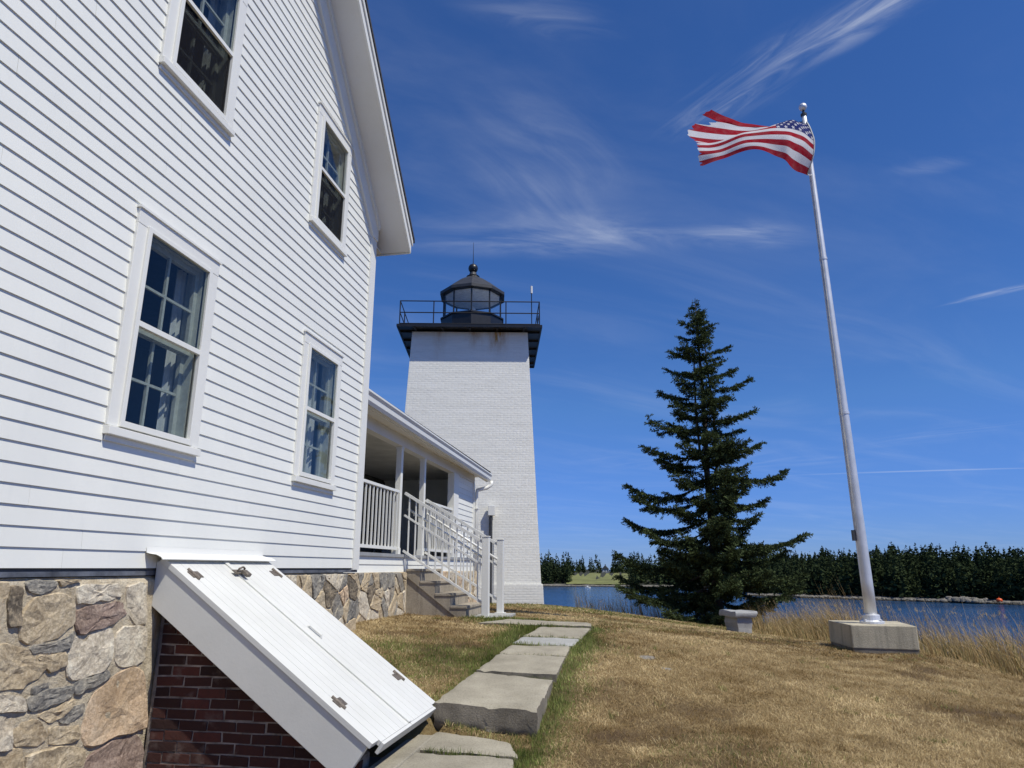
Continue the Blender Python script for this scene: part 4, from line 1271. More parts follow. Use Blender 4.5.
def build_lighthouse():
    lh = empty('lighthouse', (TC.x, TC.y, 0), TROT, 'square white painted brick lighthouse tower with black lantern and gallery', 'lighthouse')
    H0, H1 = TB, 7.14
    hb, ht = 2.155, 1.806
    half = lambda z: hb + (ht - hb) * (z - H0) / (H1 - H0)
    mat = brickwork_mat()
    # joint core
    core = MB()
    lv = [(H0 - .6, half(H0) + .045 - .0006), (-.47, half(-.47) + .045 - .0006), (-.469, half(-.47) - .0006), (H1, half(H1) - .0006)]
    vs = []
    for z, h in lv: vs += [(-h, -h, z), (h, -h, z), (h, h, z), (-h, h, z)]
    fs = [(0, 3, 2, 1)] + [(4 * i + k, 4 * i + (k + 1) % 4, 4 * i + 4 + (k + 1) % 4, 4 * i + 4 + k) for i in range(3) for k in range(4)] + [(12, 13, 14, 15)]
    core.add(vs, fs); core.obj('joint_core', mat, lh)
    # brick courses: real bricks, four faces, joined (each is only a few pixels)
    V = []; F = []
    ch, bl, j = .0705, .205, .006
    z = H0 - .25; row = 0
    rr = np.random.default_rng(3)
    while z < H1 - .02:
        zt = min(z + ch - j, H1 - .002)
        extra = .045 if z < -.48 else 0.0
        h0 = half(max(z, H0)) + extra
        for face in range(4):
            ca, sa = math.cos(face * math.pi / 2), math.sin(face * math.pi / 2)
            x = -h0 - (bl / 2 if (row + face) % 2 else 0)
            header = row % 7 == 3
            L = bl / 2 if header else bl
            while x < h0:
                x0 = max(x, -h0 + (0.003)); x1 = min(x + L - j, h0 - .003)
                if x1 - x0 > .02:
                    pr = rr.uniform(.0, .0013); yf = -h0 - pr; yb = -h0 + .0008; bv = .012
                    pts = [(x0, yb, z), (x1, yb, z), (x1, yb, zt), (x0, yb, zt), (x0 + bv, yf, z + bv), (x1 - bv, yf, z + bv), (x1 - bv, yf, zt - bv), (x0 + bv, yf, zt - bv)]
                    b = len(V)
                    V += [(ca * px - sa * py, sa * px + ca * py, pz) for px, py, pz in pts]
                    F += [(b + 4, b + 5, b + 6, b + 7), (b, b + 1, b + 5, b + 4), (b + 1, b + 2, b + 6, b + 5), (b + 2, b + 3, b + 7, b + 6), (b + 3, b, b + 4, b + 7)]
                x += L
        z += ch; row += 1
    o = mesh_obj('brickwork', np_mesh('brickwork', V, F), mat, lh); o['kind'] = 'stuff'
    # gallery
    G = 2.22; zg = H1 + .02
    gal = empty('gallery', parent=lh)
    MB().box((-G, -G, zg + .035), (G, G, zg + .065)).obj('deck_plate', M['black'], gal)
    rim = MB(); rim.box((-G - .02, -G - .02, zg - .0), (G + .02, -G + .02, zg + .082)); rim.box((-G - .02, G - .02, zg), (G + .02, G + .02, zg + .082)); rim.box((-G - .02, -G + .021, zg), (-G + .02, G - .021, zg + .082)); rim.box((G - .02, -G + .021, zg), (G + .02, G - .021, zg + .082))
    rim.obj('rim_beam', M['black'], gal)
    for k in range(5):
        p = -ht + .12 + k * (2 * ht - .24) / 4
        for a, b in (((p, -G + .03), (p, -ht + .1)), ((p, G - .03), (p, ht - .1)), ((-G + .03, p), (-ht + .1, p)), ((G - .03, p), (ht - .1, p))):
            MB().bar((a[0], a[1], zg + .006), (b[0], b[1], zg + .006), .05, .056).obj('joist', M['black'], gal)
    # railing
    rl = empty('gallery_railing', parent=lh)
    g2 = G - .06; zd = zg + .065; zr = zd + .80
    for z in (zd + .06, zd + .42, zr):
        q = [(-g2, -g2, z), (g2, -g2, z), (g2, g2, z), (-g2, g2, z)]
        for i in range(4): MB().tube([q[i], q[(i + 1) % 4]], .017, 6).obj('rail', M['black'], rl)
    for i in range(4):
        ca, sa = math.cos(i * math.pi / 2), math.sin(i * math.pi / 2)
        for x in (-g2, -1.12, 1.12):
            px, py = ca * x + sa * g2, sa * x - ca * g2
            MB().tube([(px, py, zd - .02), (px, py, zr + .01)], .02, 6).obj('post', M['black'], rl)
    # lantern room: ten sides
    ln = empty('lantern_room', parent=lh)
    n = 10; rot = -math.pi / 2; rd = 1.08; rg = 1.01
    MB().lathe([(rd, zd - .01), (rd, 8.10), (rd + .04, 8.10), (rd + .04, 8.15), (rg - .05, 8.15)], n, rot=rot).obj('drum', M['black'], ln)
    for k in range(n):
        a0 = rot + 2 * math.pi * k / n; a1 = rot + 2 * math.pi * (k + 1) / n
        p = Vector((rg * math.cos(a0), rg * math.sin(a0), 0)); q = Vector((rg * math.cos(a1), rg * math.sin(a1), 0))
        MB().bar(p + Vector((0, 0, 8.15)), p + Vector((0, 0, 9.02)), .05, .05).obj('mullion', M['black'], ln)
        e = (q - p).normalized(); nn = Vector((e.y, -e.x, 0)) * .004
        m = MB(); A, B = p + e * .026, q - e * .026
        m.prism([A + Vector((0, 0, 8.15)), B + Vector((0, 0, 8.15)), B + Vector((0, 0, 9.02)), A + Vector((0, 0, 9.02))], nn)
        m.obj('pane', M['lantern_glass'], ln)
    rf = MB().lathe([(rg - .06, 8.985), (1.12, 8.985), (1.15, 9.0), (1.15, 9.10), (1.10, 9.13), (.62, 9.52), (.22, 9.76), (.20, 9.80)], n, rot=rot)
    rf.obj('lantern_roof', M['dark_metal'], lh)
    MB().lathe([(rg - .05, 8.975), (rg - .05, 8.984)], n, rot=rot).obj('lantern_ceiling', plain('lantern_ceiling_paint', (.78, .78, .76), .7), ln)
    MB().lathe([(.20, 9.78), (.23, 9.81), (.14, 9.86), (.12, 9.95), (.10, 9.97)], 16).obj('vent_neck', M['dark_metal'], lh)
    MB().lathe([(.02, -.172), (.07, -.157), (.122, -.122), (.157, -.07), (.172, 0), (.157, .07), (.122, .122), (.07, .157), (.02, .172)], 20, (0, 0, 10.12)).obj('vent_ball', M['black'], lh, smooth=True)
    MB().tube([(0, 0, 10.27), (0, 0, 11.12)], [.016, .006], 6).obj('lightning_rod', M['black'], lh)
    MB().lathe([(rg - .06, 8.151), (rg - .06, 8.158)], n, rot=rot).obj('lantern_bounce_plate', plain('bounce_plate_pale', (.6, .6, .58), .6), ln)  # pale plate added on the drum top to bounce light into the lantern
    # small modern beacon on a stand inside
    MB().lathe([(.06, 8.15), (.06, 8.35), (.13, 8.36), (.13, 8.42), (.11, 8.43), (.11, 8.62), (.05, 8.68)], 16).obj('beacon', plain('beacon_plastic', (.5, .52, .52), .3), ln)
    an = empty('weather_mast', parent=lh)
    MB().tube([(1.92, -g2 + .03, zd), (1.92, -g2 + .03, zd + 1.12)], .016, 6).obj('mast', M['black'], an)
    MB().tube([(1.92, -g2 + .03, zd + 1.10), (1.92, -g2 + .03, zd + 1.34)], .035, 8).obj('sensor', M['metal_white'], an)
    # junction box with conduit near the base
    eb = empty('junction_box', parent=lh)
    yq = -half(.8) - .02
    MB().box((.62, yq - .14, 1.45), (.82, yq, 1.74)).obj('box', M['metal_white'], eb, bevel=.01)
    MB().tube([(.70, yq - .07, 1.45), (.70, yq - .10, -.95)], .05, 8).obj('conduit', M['dark_metal'], eb)


build_lighthouse()

# ------------------------------------------------------------------ flagpole, flag, block, bench
PB = Vector((5.36, 10.78, 0))


def build_flagpole():
    # concrete block
    cx = [(4.90, 10.5), (5.71, 10.235), (5.97, 11.22), (4.99, 11.44)]
    zt = -.797; zb = -1.55
    bl = empty('flagpole_block', (0, 0, 0), 0, 'board-marked concrete block that carries the flagpole', 'concrete block')
    m = MB(); m.prism([(x, y, -1.115) for x, y in cx], (0, 0, zt + 1.115)); m.obj('block', M['block_concrete'], bl, bevel=.012)
    c0 = Vector((sum(p[0] for p in cx) / 4, sum(p[1] for p in cx) / 4, 0))
    m = MB(); m.prism([tuple(c0 + (Vector((x, y, 0)) - c0) * .985 + Vector((0, 0, zb))) for x, y in cx], (0, 0, -1.1155 - zb)); m.obj('footing', M['concrete_edge'], bl)
    fp = empty('flagpole', (PB.x, PB.y, zt), 0, 'tall tapered aluminium flagpole with ball finial', 'flagpole')
    h = 8.74
    top = Vector((-.055, 0, h))
    N = 14
    MB().tube([top * (k / N) for k in range(N + 1)], [.086 - .044 * (k / N) ** 1.1 for k in range(N + 1)], 20).obj('shaft', M['steel'], fp, smooth=True)
    MB().lathe([(.17, .001), (.17, .03), (.12, .05), (.115, .12), (.094, .13)], 20).obj('base_collar', M['steel'], fp)
    for k in range(4):
        a = k * math.pi / 2 + .5
        MB().lathe([(.02, .03), (.02, .06), (.008, .065)], 6, (.145 * math.cos(a), .145 * math.sin(a), 0)).obj('bolt', M['steel'], fp)
    for z in (3.2, 5.9): MB().lathe([(.092 - .046 * z / h + .004, -.02), (.092 - .046 * z / h + .004, .02)], 20, tuple(top * (z / h))).obj('joint_band', M['steel'], fp)
    MB().lathe([(.05, -.02), (.055, .03), (.022, .05), (.020, .11)], 12, tuple(top)).obj('truck', M['dark_metal'], fp)
    MB().lathe([(.012, -.072), (.045, -.057), (.066, -.03), (.072, 0), (.066, .03), (.045, .057), (.012, .072)], 16, tuple(top + Vector((0, 0, .175)))).obj('finial_ball', M['steel'], fp, smooth=True)
    MB().box((-.13, -.03, 1.20), (-.095, .03, 1.36)).obj('cleat', M['dark_metal'], fp)
    hal = [(-.10, -.02, 1.3), (-.105, -.03, 3.0), (-.098, -.03, 5.0), (-.095, -.02, 7.0), (-.09, -.01, h - .05)]
    MB().tube(hal, .006, 5).obj('halyard', M['rope'], fp)
    MB().tube([(x + .02, y - .02, z) for x, y, z in hal], .006, 5).obj('halyard', M['rope'], fp)
    return top + Vector((PB.x, PB.y, zt))


POLE_TOP = build_flagpole()


def flag_mat():
    t = NT('flag_cloth')
    uv = t.n('ShaderNodeUVMap'); uv.uv_map = 'UVMap'
    sp = t.n('ShaderNodeSeparateXYZ'); t.t.links.new(uv.outputs[0], sp.inputs[0])
    u, v = sp.outputs[0], sp.outputs[1]                     # u along the fly, v down the hoist
    red, white, blue = (0.36, 0.016, 0.030), (0.72, 0.70, 0.70), (0.030, 0.040, 0.16)
    st = t.math('MODULO', t.math('FLOOR', t.math('MULTIPLY', v, 13.0)), 2.0)
    c = t.mix(st, red, white)
    canton = t.math('MULTIPLY', t.math('LESS_THAN', u, 0.40), t.math('LESS_THAN', v, 7 / 13))
    gu = t.math('MULTIPLY', u, 11 / 0.40); gv = t.math('MULTIPLY', v, 9 / (7 / 13))
    iu, iv = t.math('FLOOR', gu), t.math('FLOOR', gv)
    par = t.math('LESS_THAN', t.math('MODULO', t.math('ADD', iu, iv), 2.0), 0.5)
    fu = t.math('SUBTRACT', t.math('FRACT', gu), 0.5); fv = t.math('SUBTRACT', 0.5, t.math('FRACT', gv))
    r = t.math('SQRT', t.math('ADD', t.math('POWER', fu, 2.0), t.math('POWER', fv, 2.0)))
    ang = t.math('ARCTAN2', fu, fv)
    rad = t.math('ADD', 0.33, t.math('MULTIPLY', t.math('COSINE', t.math('MULTIPLY', ang, 5.0)), 0.14))
    star = t.math('MULTIPLY', t.math('LESS_THAN', r, rad), par)
    c = t.mix(canton, c, t.mix(star, blue, white))
    n = t.noise(t.coord('Object'), 9, 5, 0.6)
    c = t.mix(t.mr(n, 0.4, 0.75, 0, 0.18), c, (0.35, 0.32, 0.30))
    wv = t.noise(t.mapv(uv.outputs[0], (40, 300, 1)), 1, 3)
    nb = t.bump(wv, 0.15, 0.004)
    d = t.n('ShaderNodeBsdfDiffuse'); tl = t.n('ShaderNodeBsdfTranslucent')
    for q in (d, tl): t.t.links.new(c, q.inputs['Color']); t.t.links.new(nb, q.inputs['Normal'])
    mx = t.n('ShaderNodeMixShader'); mx.inputs[0].default_value = 0.36
    t.t.links.new(d.outputs[0], mx.inputs[1]); t.t.links.new(tl.outputs[0], mx.inputs[2]); t.t.links.new(mx.outputs[0], t.out.inputs['Surface'])
    return t.m


def build_flag():
    # control net: columns along the fly (u), rows down the hoist (v); metres relative to the pole top: x right, y away, z up
    us = [0.0, 0.2, 0.4, 0.6, 0.8, 1.0]; vs_ = [0.0, 0.15, 0.30, 0.42, 0.54, 0.77, 1.0]
    net = FLAG_NET
    NU, NV = 110, 65
    def cr(P, us_, x):
        # catmull-rom through uneven knots
        i = max(0, min(len(us_) - 2, sum(1 for k in us_ if k <= x) - 1))
        t = (x - us_[i]) / (us_[i + 1] - us_[i])
        p1, p2 = P[i], P[i + 1]; p0 = P[i - 1] if i > 0 else p1 * 2 - p2; p3 = P[i + 2] if i + 2 < len(P) else p2 * 2 - p1
        return 0.5 * ((2 * p1) + (p2 - p0) * t + (2 * p0 - 5 * p1 + 4 * p2 - p3) * t * t + (3 * p1 - p0 - 3 * p2 + p3) * t ** 3)
    V = []; UV = []
    rr = random.Random(5)
    frays = []
    for b in range(NV + 1):
        v = b / NV
        f = 1.0 - .012 * rr.random() - (.02 if rr.random() < .2 else 0)
        stripe = int(min(v * 13, 12.99))
        f -= {0: 0.0, 1: .12, 2: .02, 3: .01, 4: .01, 5: .02, 6: .01, 7: .02, 8: .01, 9: .01, 10: .02, 11: .0, 12: .01}[stripe] * (0.6 + 0.4 * rr.random())
        frays.append(f)
    for b in range(NV + 1):
        v = b / NV
        cols = [cr([Vector(net[j][i]) for j in range(len(vs_))], vs_, v) for i in range(len(us))]
        for a in range(NU + 1):
            u = a / NU * frays[b]
            p = cr(cols, us, u)
            w = math.sin(u * 21 + v * 5) * .018 * min(1, u * 4) + math.sin(u * 37 - v * 9) * .008 * min(1, u * 4) + math.sin(v * 22 + u * 6) * .010 * u
            p = p + Vector((0, w, w * .35))
            V.append(POLE_TOP + p); UV.append((u, v))
    F = [(b * (NU + 1) + a, b * (NU + 1) + a + 1, (b + 1) * (NU + 1) + a + 1, (b + 1) * (NU + 1) + a) for b in range(NV) for a in range(NU)]
    base = POLE_TOP
    fl = empty('flag', tuple(base), 0, 'frayed American stars and stripes flag flying from the flagpole', 'flag')
    me = np_mesh('cloth', [tuple(p - base) for p in V], F)
    uvl = me.uv_layers.new(name='UVMap')
    li = np.empty(len(me.loops), np.int32); me.loops.foreach_get('vertex_index', li)
    uvl.data.foreach_set('uv', np.asarray(UV, np.float32)[li].ravel())
    mesh_obj('cloth', me, flag_mat(), fl, smooth=True)
    hm = MB().tube([tuple(V[b * (NU + 1)] - base + Vector((.006, 0, 0))) for b in range(0, NV + 1, 5)], .014, 6)
    hm.obj('heading', M['rope'], fl, smooth=True)
    for p in (V[0], V[NV * (NU + 1)]):
        q = p - base
        MB().tube([q + Vector((.0, 0, 0)), Vector((.045, -.03, q.z + .01))], .006, 5).obj('snap_hook', M['steel'], fl)


FLAG_NET = None


def make_flag_net():
    """outline of the flag in the wind, laid on its own distances (pole top at about 10.8 m)"""
    F_, cx, cy, pt = 686.0, 512, 384, R(15.01)
    def pos(zx, zy, dep):
        px, py = 680 + zx / 6.827, 100 + zy / 6.827
        a = (px - cx) / F_; b = (cy - py) / F_
        r = Vector((a, math.cos(pt) - b * math.sin(pt), math.sin(pt) + b * math.cos(pt)))
        return tuple(r * ((POLE_TOP.y + dep) / r.y) - POLE_TOP)
    rows = [
        # top edge
        [(856, 142, -.02), (740, 160, .22), (650, 185, .55), (510, 168, .85), (360, 136, .92), (208, 62, .90)],
        [(872, 166, -.07), (752, 146, .10), (650, 178, .42), (500, 205, .72), (330, 200, .80), (70, 150, .82)],
        [(888, 198, -.13), (768, 138, .00), (650, 168, .24), (480, 240, .58), (290, 268, .66), (42, 240, .70)],
        [(902, 238, -.17), (784, 160, -.14), (650, 172, .06), (452, 240, .40), (280, 300, .52), (98, 285, .56)],
        # foot of the canton: crest of the front fold
        [(914, 280, -.20), (802, 206, -.26), (655, 194, -.14), (440, 222, -.02), (262, 284, .14), (100, 300, .30)],
        [(908, 378, -.18), (806, 300, -.42), (670, 268, -.34), (455, 272, -.16), (262, 338, -.02), (112, 352, .12)],
        [(866, 512, -.06), (770, 470, -.42), (690, 395, -.42), (500, 338, -.26), (300, 398, -.10), (128, 458, .04)],
    ]
    return [[pos(*c) for c in r] for r in rows]


FLAG_NET = make_flag_net()
build_flag()


def build_bench():
    bc = empty('granite_bench', (5.02, 16.05, gz(5.02, 16.05)), R(16), 'grey granite bench with a thick slab seat on the grass by the spruce', 'bench')
    def rough(poly, z0, z1, taper, name, seed, mat):
        n = len(poly); L = 5; vs = []; fs = []
        for k in range(L):
            u = k / (L - 1); z = z0 + (z1 - z0) * u; s = 1 + (taper - 1) * u
            if k in (0, L - 1): s *= .975
            for i, (x, y) in enumerate(poly):
                vs.append((x * s + mnoise.noise((x * 3, z * 9, seed)) * .035, y * s + mnoise.noise((y * 4, z * 9, seed + 3)) * .035, z + mnoise.noise((x * 3, y * 3, seed)) * .03))
        for k in range(L - 1):
            for i in range(n):
                fs.append((k * n + i, k * n + (i + 1) % n, (k + 1) * n + (i + 1) % n, (k + 1) * n + i))
        fs.append(tuple(range(n))[::-1]); fs.append(tuple(range((L - 1) * n, L * n)))
        MB().add(vs, fs).obj(name, mat, bc)
    def rect(a, b, k=4):
        p = []
        for (x0, y0), (x1, y1) in (((-a, -b), (a, -b)), ((a, -b), (a, b)), ((a, b), (-a, b)), ((-a, b), (-a, -b))):
            for i in range(k): p.append((x0 + (x1 - x0) * i / k, y0 + (y1 - y0) * i / k))
        return p
    rough(rect(.165, .22), -.12, .365, 1.14, 'pedestal', 2, M['bench_granite'])
    rough(rect(.27, .32), .366, .49, 1.0, 'seat', 7, M['bench_granite'])


build_bench()


def build_rocks():
    # two bits of ledge showing through the lawn
    for x, y, s, lab in ((1.50, 8.15, .075, 'larger grey rock poking through the dry lawn'), (1.62, 7.75, .05, 'small grey stone lying on the dry lawn beside the larger rock')):
        n = 10; vs = []; fs = []; m = MB()
        prof = [(1.0, -.3), (.95, .1), (.7, .34), (.35, .45)]
        for r_, z in prof:
            for k in range(n):
                a = 2 * math.pi * k / n; q = 1 + .3 * mnoise.noise((math.cos(a) * 2, math.sin(a) * 2, x + z))
                vs.append((1.5 * s * r_ * q * math.cos(a), s * r_ * q * math.sin(a), s * z * .8 + .01 * mnoise.noise((a, z * 4, y))))
        for i in range(len(prof) - 1):
            for k in range(n): fs.append((i * n + k, i * n + (k + 1) % n, (i + 1) * n + (k + 1) % n, (i + 1) * n + k))
        fs.append(tuple(range((len(prof) - 1) * n, len(prof) * n)))
        o = m.add(vs, fs).obj('rock', STONE['grey']); o.location = (x, y, gz(x, y) - .012)
        tag(o, lab, 'rock')


build_rocks()

# ------------------------------------------------------------------ grass
def blades(P, H, Wd_, lean_az, lean, seed, curl=0.3):
    """one bent blade = 2 triangles-ish (quad + tip) -> here 3 verts + mid pair = 3 triangles"""
    n = len(P); r = np.random.default_rng(seed)
    face = r.uniform(0, 2 * np.pi, n)
    wx, wy = np.cos(face) * Wd_ / 2, np.sin(face) * Wd_ / 2
    dx, dy = np.cos(lean_az), np.sin(lean_az)
    out1 = H * .5 * np.sin(lean * .6); up1 = H * .5 * np.cos(lean * .6)
    out2 = out1 + H * .5 * np.sin(np.minimum(lean * (1 + curl), 1.9)); up2 = up1 + H * .5 * np.cos(np.minimum(lean * (1 + curl), 1.9))
    V = np.empty((n, 5, 3), np.float32)
    V[:, 0] = P + np.c_[-wx, -wy, np.zeros(n)]; V[:, 1] = P + np.c_[wx, wy, np.zeros(n)]
    V[:, 2] = P + np.c_[dx * out1 + wx * .75, dy * out1 + wy * .75, up1]; V[:, 3] = P + np.c_[dx * out1 - wx * .75, dy * out1 - wy * .75, up1]
    V[:, 4] = P + np.c_[dx * out2, dy * out2, up2]
    b = np.arange(n)[:, None] * 5
    F = np.concatenate([b + np.array([[0, 1, 2]]), b + np.array([[0, 2, 3]]), b + np.array([[3, 2, 4]])], 0)
    return V.reshape(-1, 3), F


def grass_mat(name, dry, dry2, green, green2, trans=0.25):
    t = NT(name)
    k = t.attr('tone'); g = t.attr('green')
    c = t.mix(g, t.mix(k, dry, dry2), t.mix(k, green, green2))
    d = t.n('ShaderNodeBsdfDiffuse'); tl = t.n('ShaderNodeBsdfTranslucent')
    t.t.links.new(c, d.inputs[0]); t.t.links.new(c, tl.inputs[0])
    mx = t.n('ShaderNodeMixShader'); mx.inputs[0].default_value = trans
    t.t.links.new(d.outputs[0], mx.inputs[1]); t.t.links.new(tl.outputs[0], mx.inputs[2]); t.t.links.new(mx.outputs[0], t.out.inputs['Surface'])
    return t.m


M['turf'] = grass_mat('dry_turf', (0.25, 0.165, 0.075), (0.82, 0.65, 0.38), (0.085, 0.14, 0.028), (0.27, 0.35, 0.085), 0.3)
M['hay'] = grass_mat('tall_hay', (0.34, 0.22, 0.10), (0.64, 0.50, 0.27), (0.06, 0.085, 0.025), (0.15, 0.17, 0.06), 0.3)


def blocked(x, y):
    """under the house, porch, bulkhead, tower, block"""
    ls = x * Wd.x + y * Wd.y; lo = x * Nd.x + y * Nd.y + D     # along wall, outward
    b = (lo < .02) & (ls < 8.3)
    b |= (lo < -.30) & (ls < 16.2)
    b |= (lo < 1.82) & (ls > 4.5) & (ls < 6.06)
    b |= (lo < 1.70) & (ls > 10.95) & (ls < 12.3)
    b |= (np.abs(x - TC.x) < 2.25) & (np.abs(y - TC.y) < 2.25)
    b |= (np.abs(x - 5.45) < .45) & (np.abs(y - 10.85) < .5)
    return b


def build_turf():
    Vs = []; Fs = []; G = []; T = []; off = 0
    def scatter(x0, x1, y0, y1, dens, seed):
        n = int((x1 - x0) * (y1 - y0) * dens); r = np.random.default_rng(seed)
        x, y = r.uniform(x0, x1, n), r.uniform(y0, y1, n)
        # keep what the lawn in view can show
        k = ~in_slab(x, y, -.005) & ~blocked(x, y) & (plateau_dist(x, y) < 1.0) & (np.abs(x + .2) < .82 * y + 1.2)
        return x[k], y[k], r
    for (x0, x1, y0, y1, dens, hs, ws, sd) in ((-2.4, 6.0, 3.6, 6.5, 8500, 1.0, .0040, 1), (-2.4, 8.0, 6.5, 9.5, 6000, 1.0, .0050, 2), (-2.4, 8.4, 9.5, 13.5, 3000, 1.05, .0090, 3), (-1, 8.6, 13.5, 23, 900, 1.15, .014, 4)):
        x, y, r = scatter(x0, x1, y0, y1, dens, sd)
        g = greenness(x, y); br = brown(x, y)
        isg = r.random(len(x)) < g * 1.5
        thin = r.random(len(x)) < (1.0 - .8 * br * (1 - g)) * (.5 + .5 * np.clip(3 * fnoise(x, y, .22, 41) - .9, 0, 1))
        x, y, g, br, isg = x[thin], y[thin], g[thin], br[thin], isg[thin]; n = len(x)
        z = ground(x, y) + (fnoise(x, y, 0.9, 4) - 0.5) * 0.05 - .004
        d, side = path_dist(x, y)
        tall = np.exp(-(np.maximum(d - .42, 0) / .16) ** 2)
        H = hs * (np.where(isg, r.uniform(.015, .045, n), r.uniform(.025, .065, n)) * (.6 + 1.0 * fnoise(x, y, .25, 3)) + tall * isg * r.uniform(0, .035, n))
        lean = np.where(isg, r.uniform(.15, .9, n), r.uniform(.85, 1.5, n))
        V, F = blades(np.c_[x, y, z], H, ws * r.uniform(.7, 1.5, n), r.uniform(0, 2 * np.pi, n), lean, sd + 50)
        Vs.append(V); Fs.append(F + off); off += len(V)
        G.append(np.repeat(np.where(isg, r.uniform(.6, 1, n), r.uniform(0, .12, n)), 5))
        T.append(np.repeat(np.clip(.18 + .30 * (r.random(n) - .5) + .9 * (fnoise(x, y * 1.3, .16, 61) - .3) + .9 * (fnoise(x, y * 1.5, 1.3, 77) - .42) - .55 * br, 0, 1), 5))
    # weeds and coarse tufts standing in the turf
    r = np.random.default_rng(77)
    cx, cy = r.uniform(-1.6, 7, 420), r.uniform(4, 14, 420)
    q = 34
    x = np.repeat(cx, q) + r.normal(0, .035, 420 * q) * np.repeat(r.uniform(.4, 2.2, 420), q); y = np.repeat(cy, q) + r.normal(0, .035, 420 * q) * np.repeat(r.uniform(.4, 2.2, 420), q)
    gk = np.repeat(np.where(r.random(420) < .38, r.uniform(.35, .8, 420), r.uniform(0, .15, 420)), q); tk = np.repeat(r.uniform(.05, .75, 420), q)
    k = ~in_slab(x, y, .01) & ~blocked(x, y) & (plateau_dist(x, y) < .5)
    x, y, gk, tk = x[k], y[k], gk[k], tk[k]; n = len(x)
    z = ground(x, y) + (fnoise(x, y, 0.9, 4) - 0.5) * 0.05 - .004
    V, F = blades(np.c_[x, y, z], r.uniform(.02, .075, n), r.uniform(.004, .008, n), r.uniform(0, 6.28, n), r.uniform(.3, 1.3, n), 78)
    Vs.append(V); Fs.append(F + off); off += len(V)
    G.append(np.repeat(gk, 5)); T.append(np.repeat(np.clip(tk + r.normal(0, .12, n), 0, 1), 5))
    me = np_mesh('turf', np.concatenate(Vs), np.concatenate(Fs), {'green': np.concatenate(G), 'tone': np.concatenate(T)})
    o = mesh_obj('turf_grass', me, M['turf'])
    tag(o, 'short dried turf with green along the path edges', 'grass', kind='stuff')


build_turf()


def build_hay():
    # tall dry grass along the brink, thickest right of the block and beside the bench
    Vs = []; Fs = []; G = []; T = []; off = 0
    r = np.random.default_rng(8)
    n = 210000
    x, y = r.uniform(2.0, 13, n), r.uniform(3.5, 23, n)
    g = plateau_dist(x, y)
    dens = np.exp(-((g + .10) / .75) ** 2) * np.clip(-.1 + 2.0 * fnoise(x, y, .8, 31), .1, 1.4)
    dens *= np.where((y > 11.6) & (y < 15.2), .42, 1) * np.where(y > 17.5, .22, 1) * np.where(y < 8.6, .85, 1)
    k = (r.random(n) < dens) & ~blocked(x, y) & (x < .86 * y + 1)
    x, y, g = x[k], y[k], g[k]; n = len(x)
    H = r.uniform(.32, .85, n) * (0.55 + .9 * fnoise(x, y, .6, 12)) * np.clip(1.0 + g * .75, .16, 1.5) * np.where(y > 15.2, 1.1, 1)
    z = ground(x, y) - .02
    az = r.normal(2.6, .9, n)
    V, F = blades(np.c_[x, y, z], H, r.uniform(.006, .013, n), az, r.uniform(.08, .75, n), 4, .8)
    Vs.append(V); Fs.append(F); off = len(V)
    low = r.random(n) < np.where(g < -.1, .35, .10)
    G.append(np.repeat(np.where(low, r.uniform(.4, .9, n), r.uniform(0, .15, n)), 5)); T.append(np.repeat(r.beta(1.5, 1.5, n), 5))
    # seed stalks
    m = int(n * .05); i = r.integers(0, n, m)
    Hs = np.minimum(H[i] * r.uniform(1.15, 1.5, m), .85)
    V, F = blades(np.c_[x[i], y[i], z[i]], Hs, np.full(m, .006), az[i], r.uniform(.05, .35, m), 6, .6)
    Vs.append(V); Fs.append(F + off); off += len(V); G.append(np.zeros(5 * m)); T.append(np.repeat(r.uniform(.5, 1, m), 5))
    tips = V.reshape(-1, 5, 3)[:, 4]
    q = 5
    hp = np.repeat(tips, q, 0) + r.normal(0, .012, (m * q, 3)); 
    V, F = blades(hp - np.array([0, 0, .03]), r.uniform(.03, .06, m * q), np.full(m * q, .006), r.uniform(0, 6.28, m * q), r.uniform(.1, .9, m * q), 9)
    Vs.append(V); Fs.append(F + off); off += len(V); G.append(np.zeros(5 * m * q)); T.append(np.full(5 * m * q, .8))
    me = np_mesh('tall_grass', np.concatenate(Vs), np.concatenate(Fs), {'green': np.concatenate(G), 'tone': np.concatenate(T)})
    tag(mesh_obj('tall_grass', me, M['hay']), 'tall straw-coloured grass along the brink of the lawn', 'grass', kind='stuff')


build_hay()

# ------------------------------------------------------------------ the big spruce
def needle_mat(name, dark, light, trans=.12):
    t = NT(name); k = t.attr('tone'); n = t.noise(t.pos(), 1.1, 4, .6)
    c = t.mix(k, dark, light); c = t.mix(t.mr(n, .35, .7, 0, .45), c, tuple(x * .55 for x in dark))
    d = t.n('ShaderNodeBsdfDiffuse'); tl = t.n('ShaderNodeBsdfTranslucent'); t.t.links.new(c, d.inputs[0]); t.t.links.new(c, tl.inputs[0])
    mx = t.n('ShaderNodeMixShader'); mx.inputs[0].default_value = trans
    t.t.links.new(d.outputs[0], mx.inputs[1]); t.t.links.new(tl.outputs[0], mx.inputs[2]); t.t.links.new(mx.outputs[0], t.out.inputs['Surface'])
    return t.m


M['needles'] = needle_mat('spruce_needles', (0.022, 0.036, 0.016), (0.115, 0.148, 0.065))


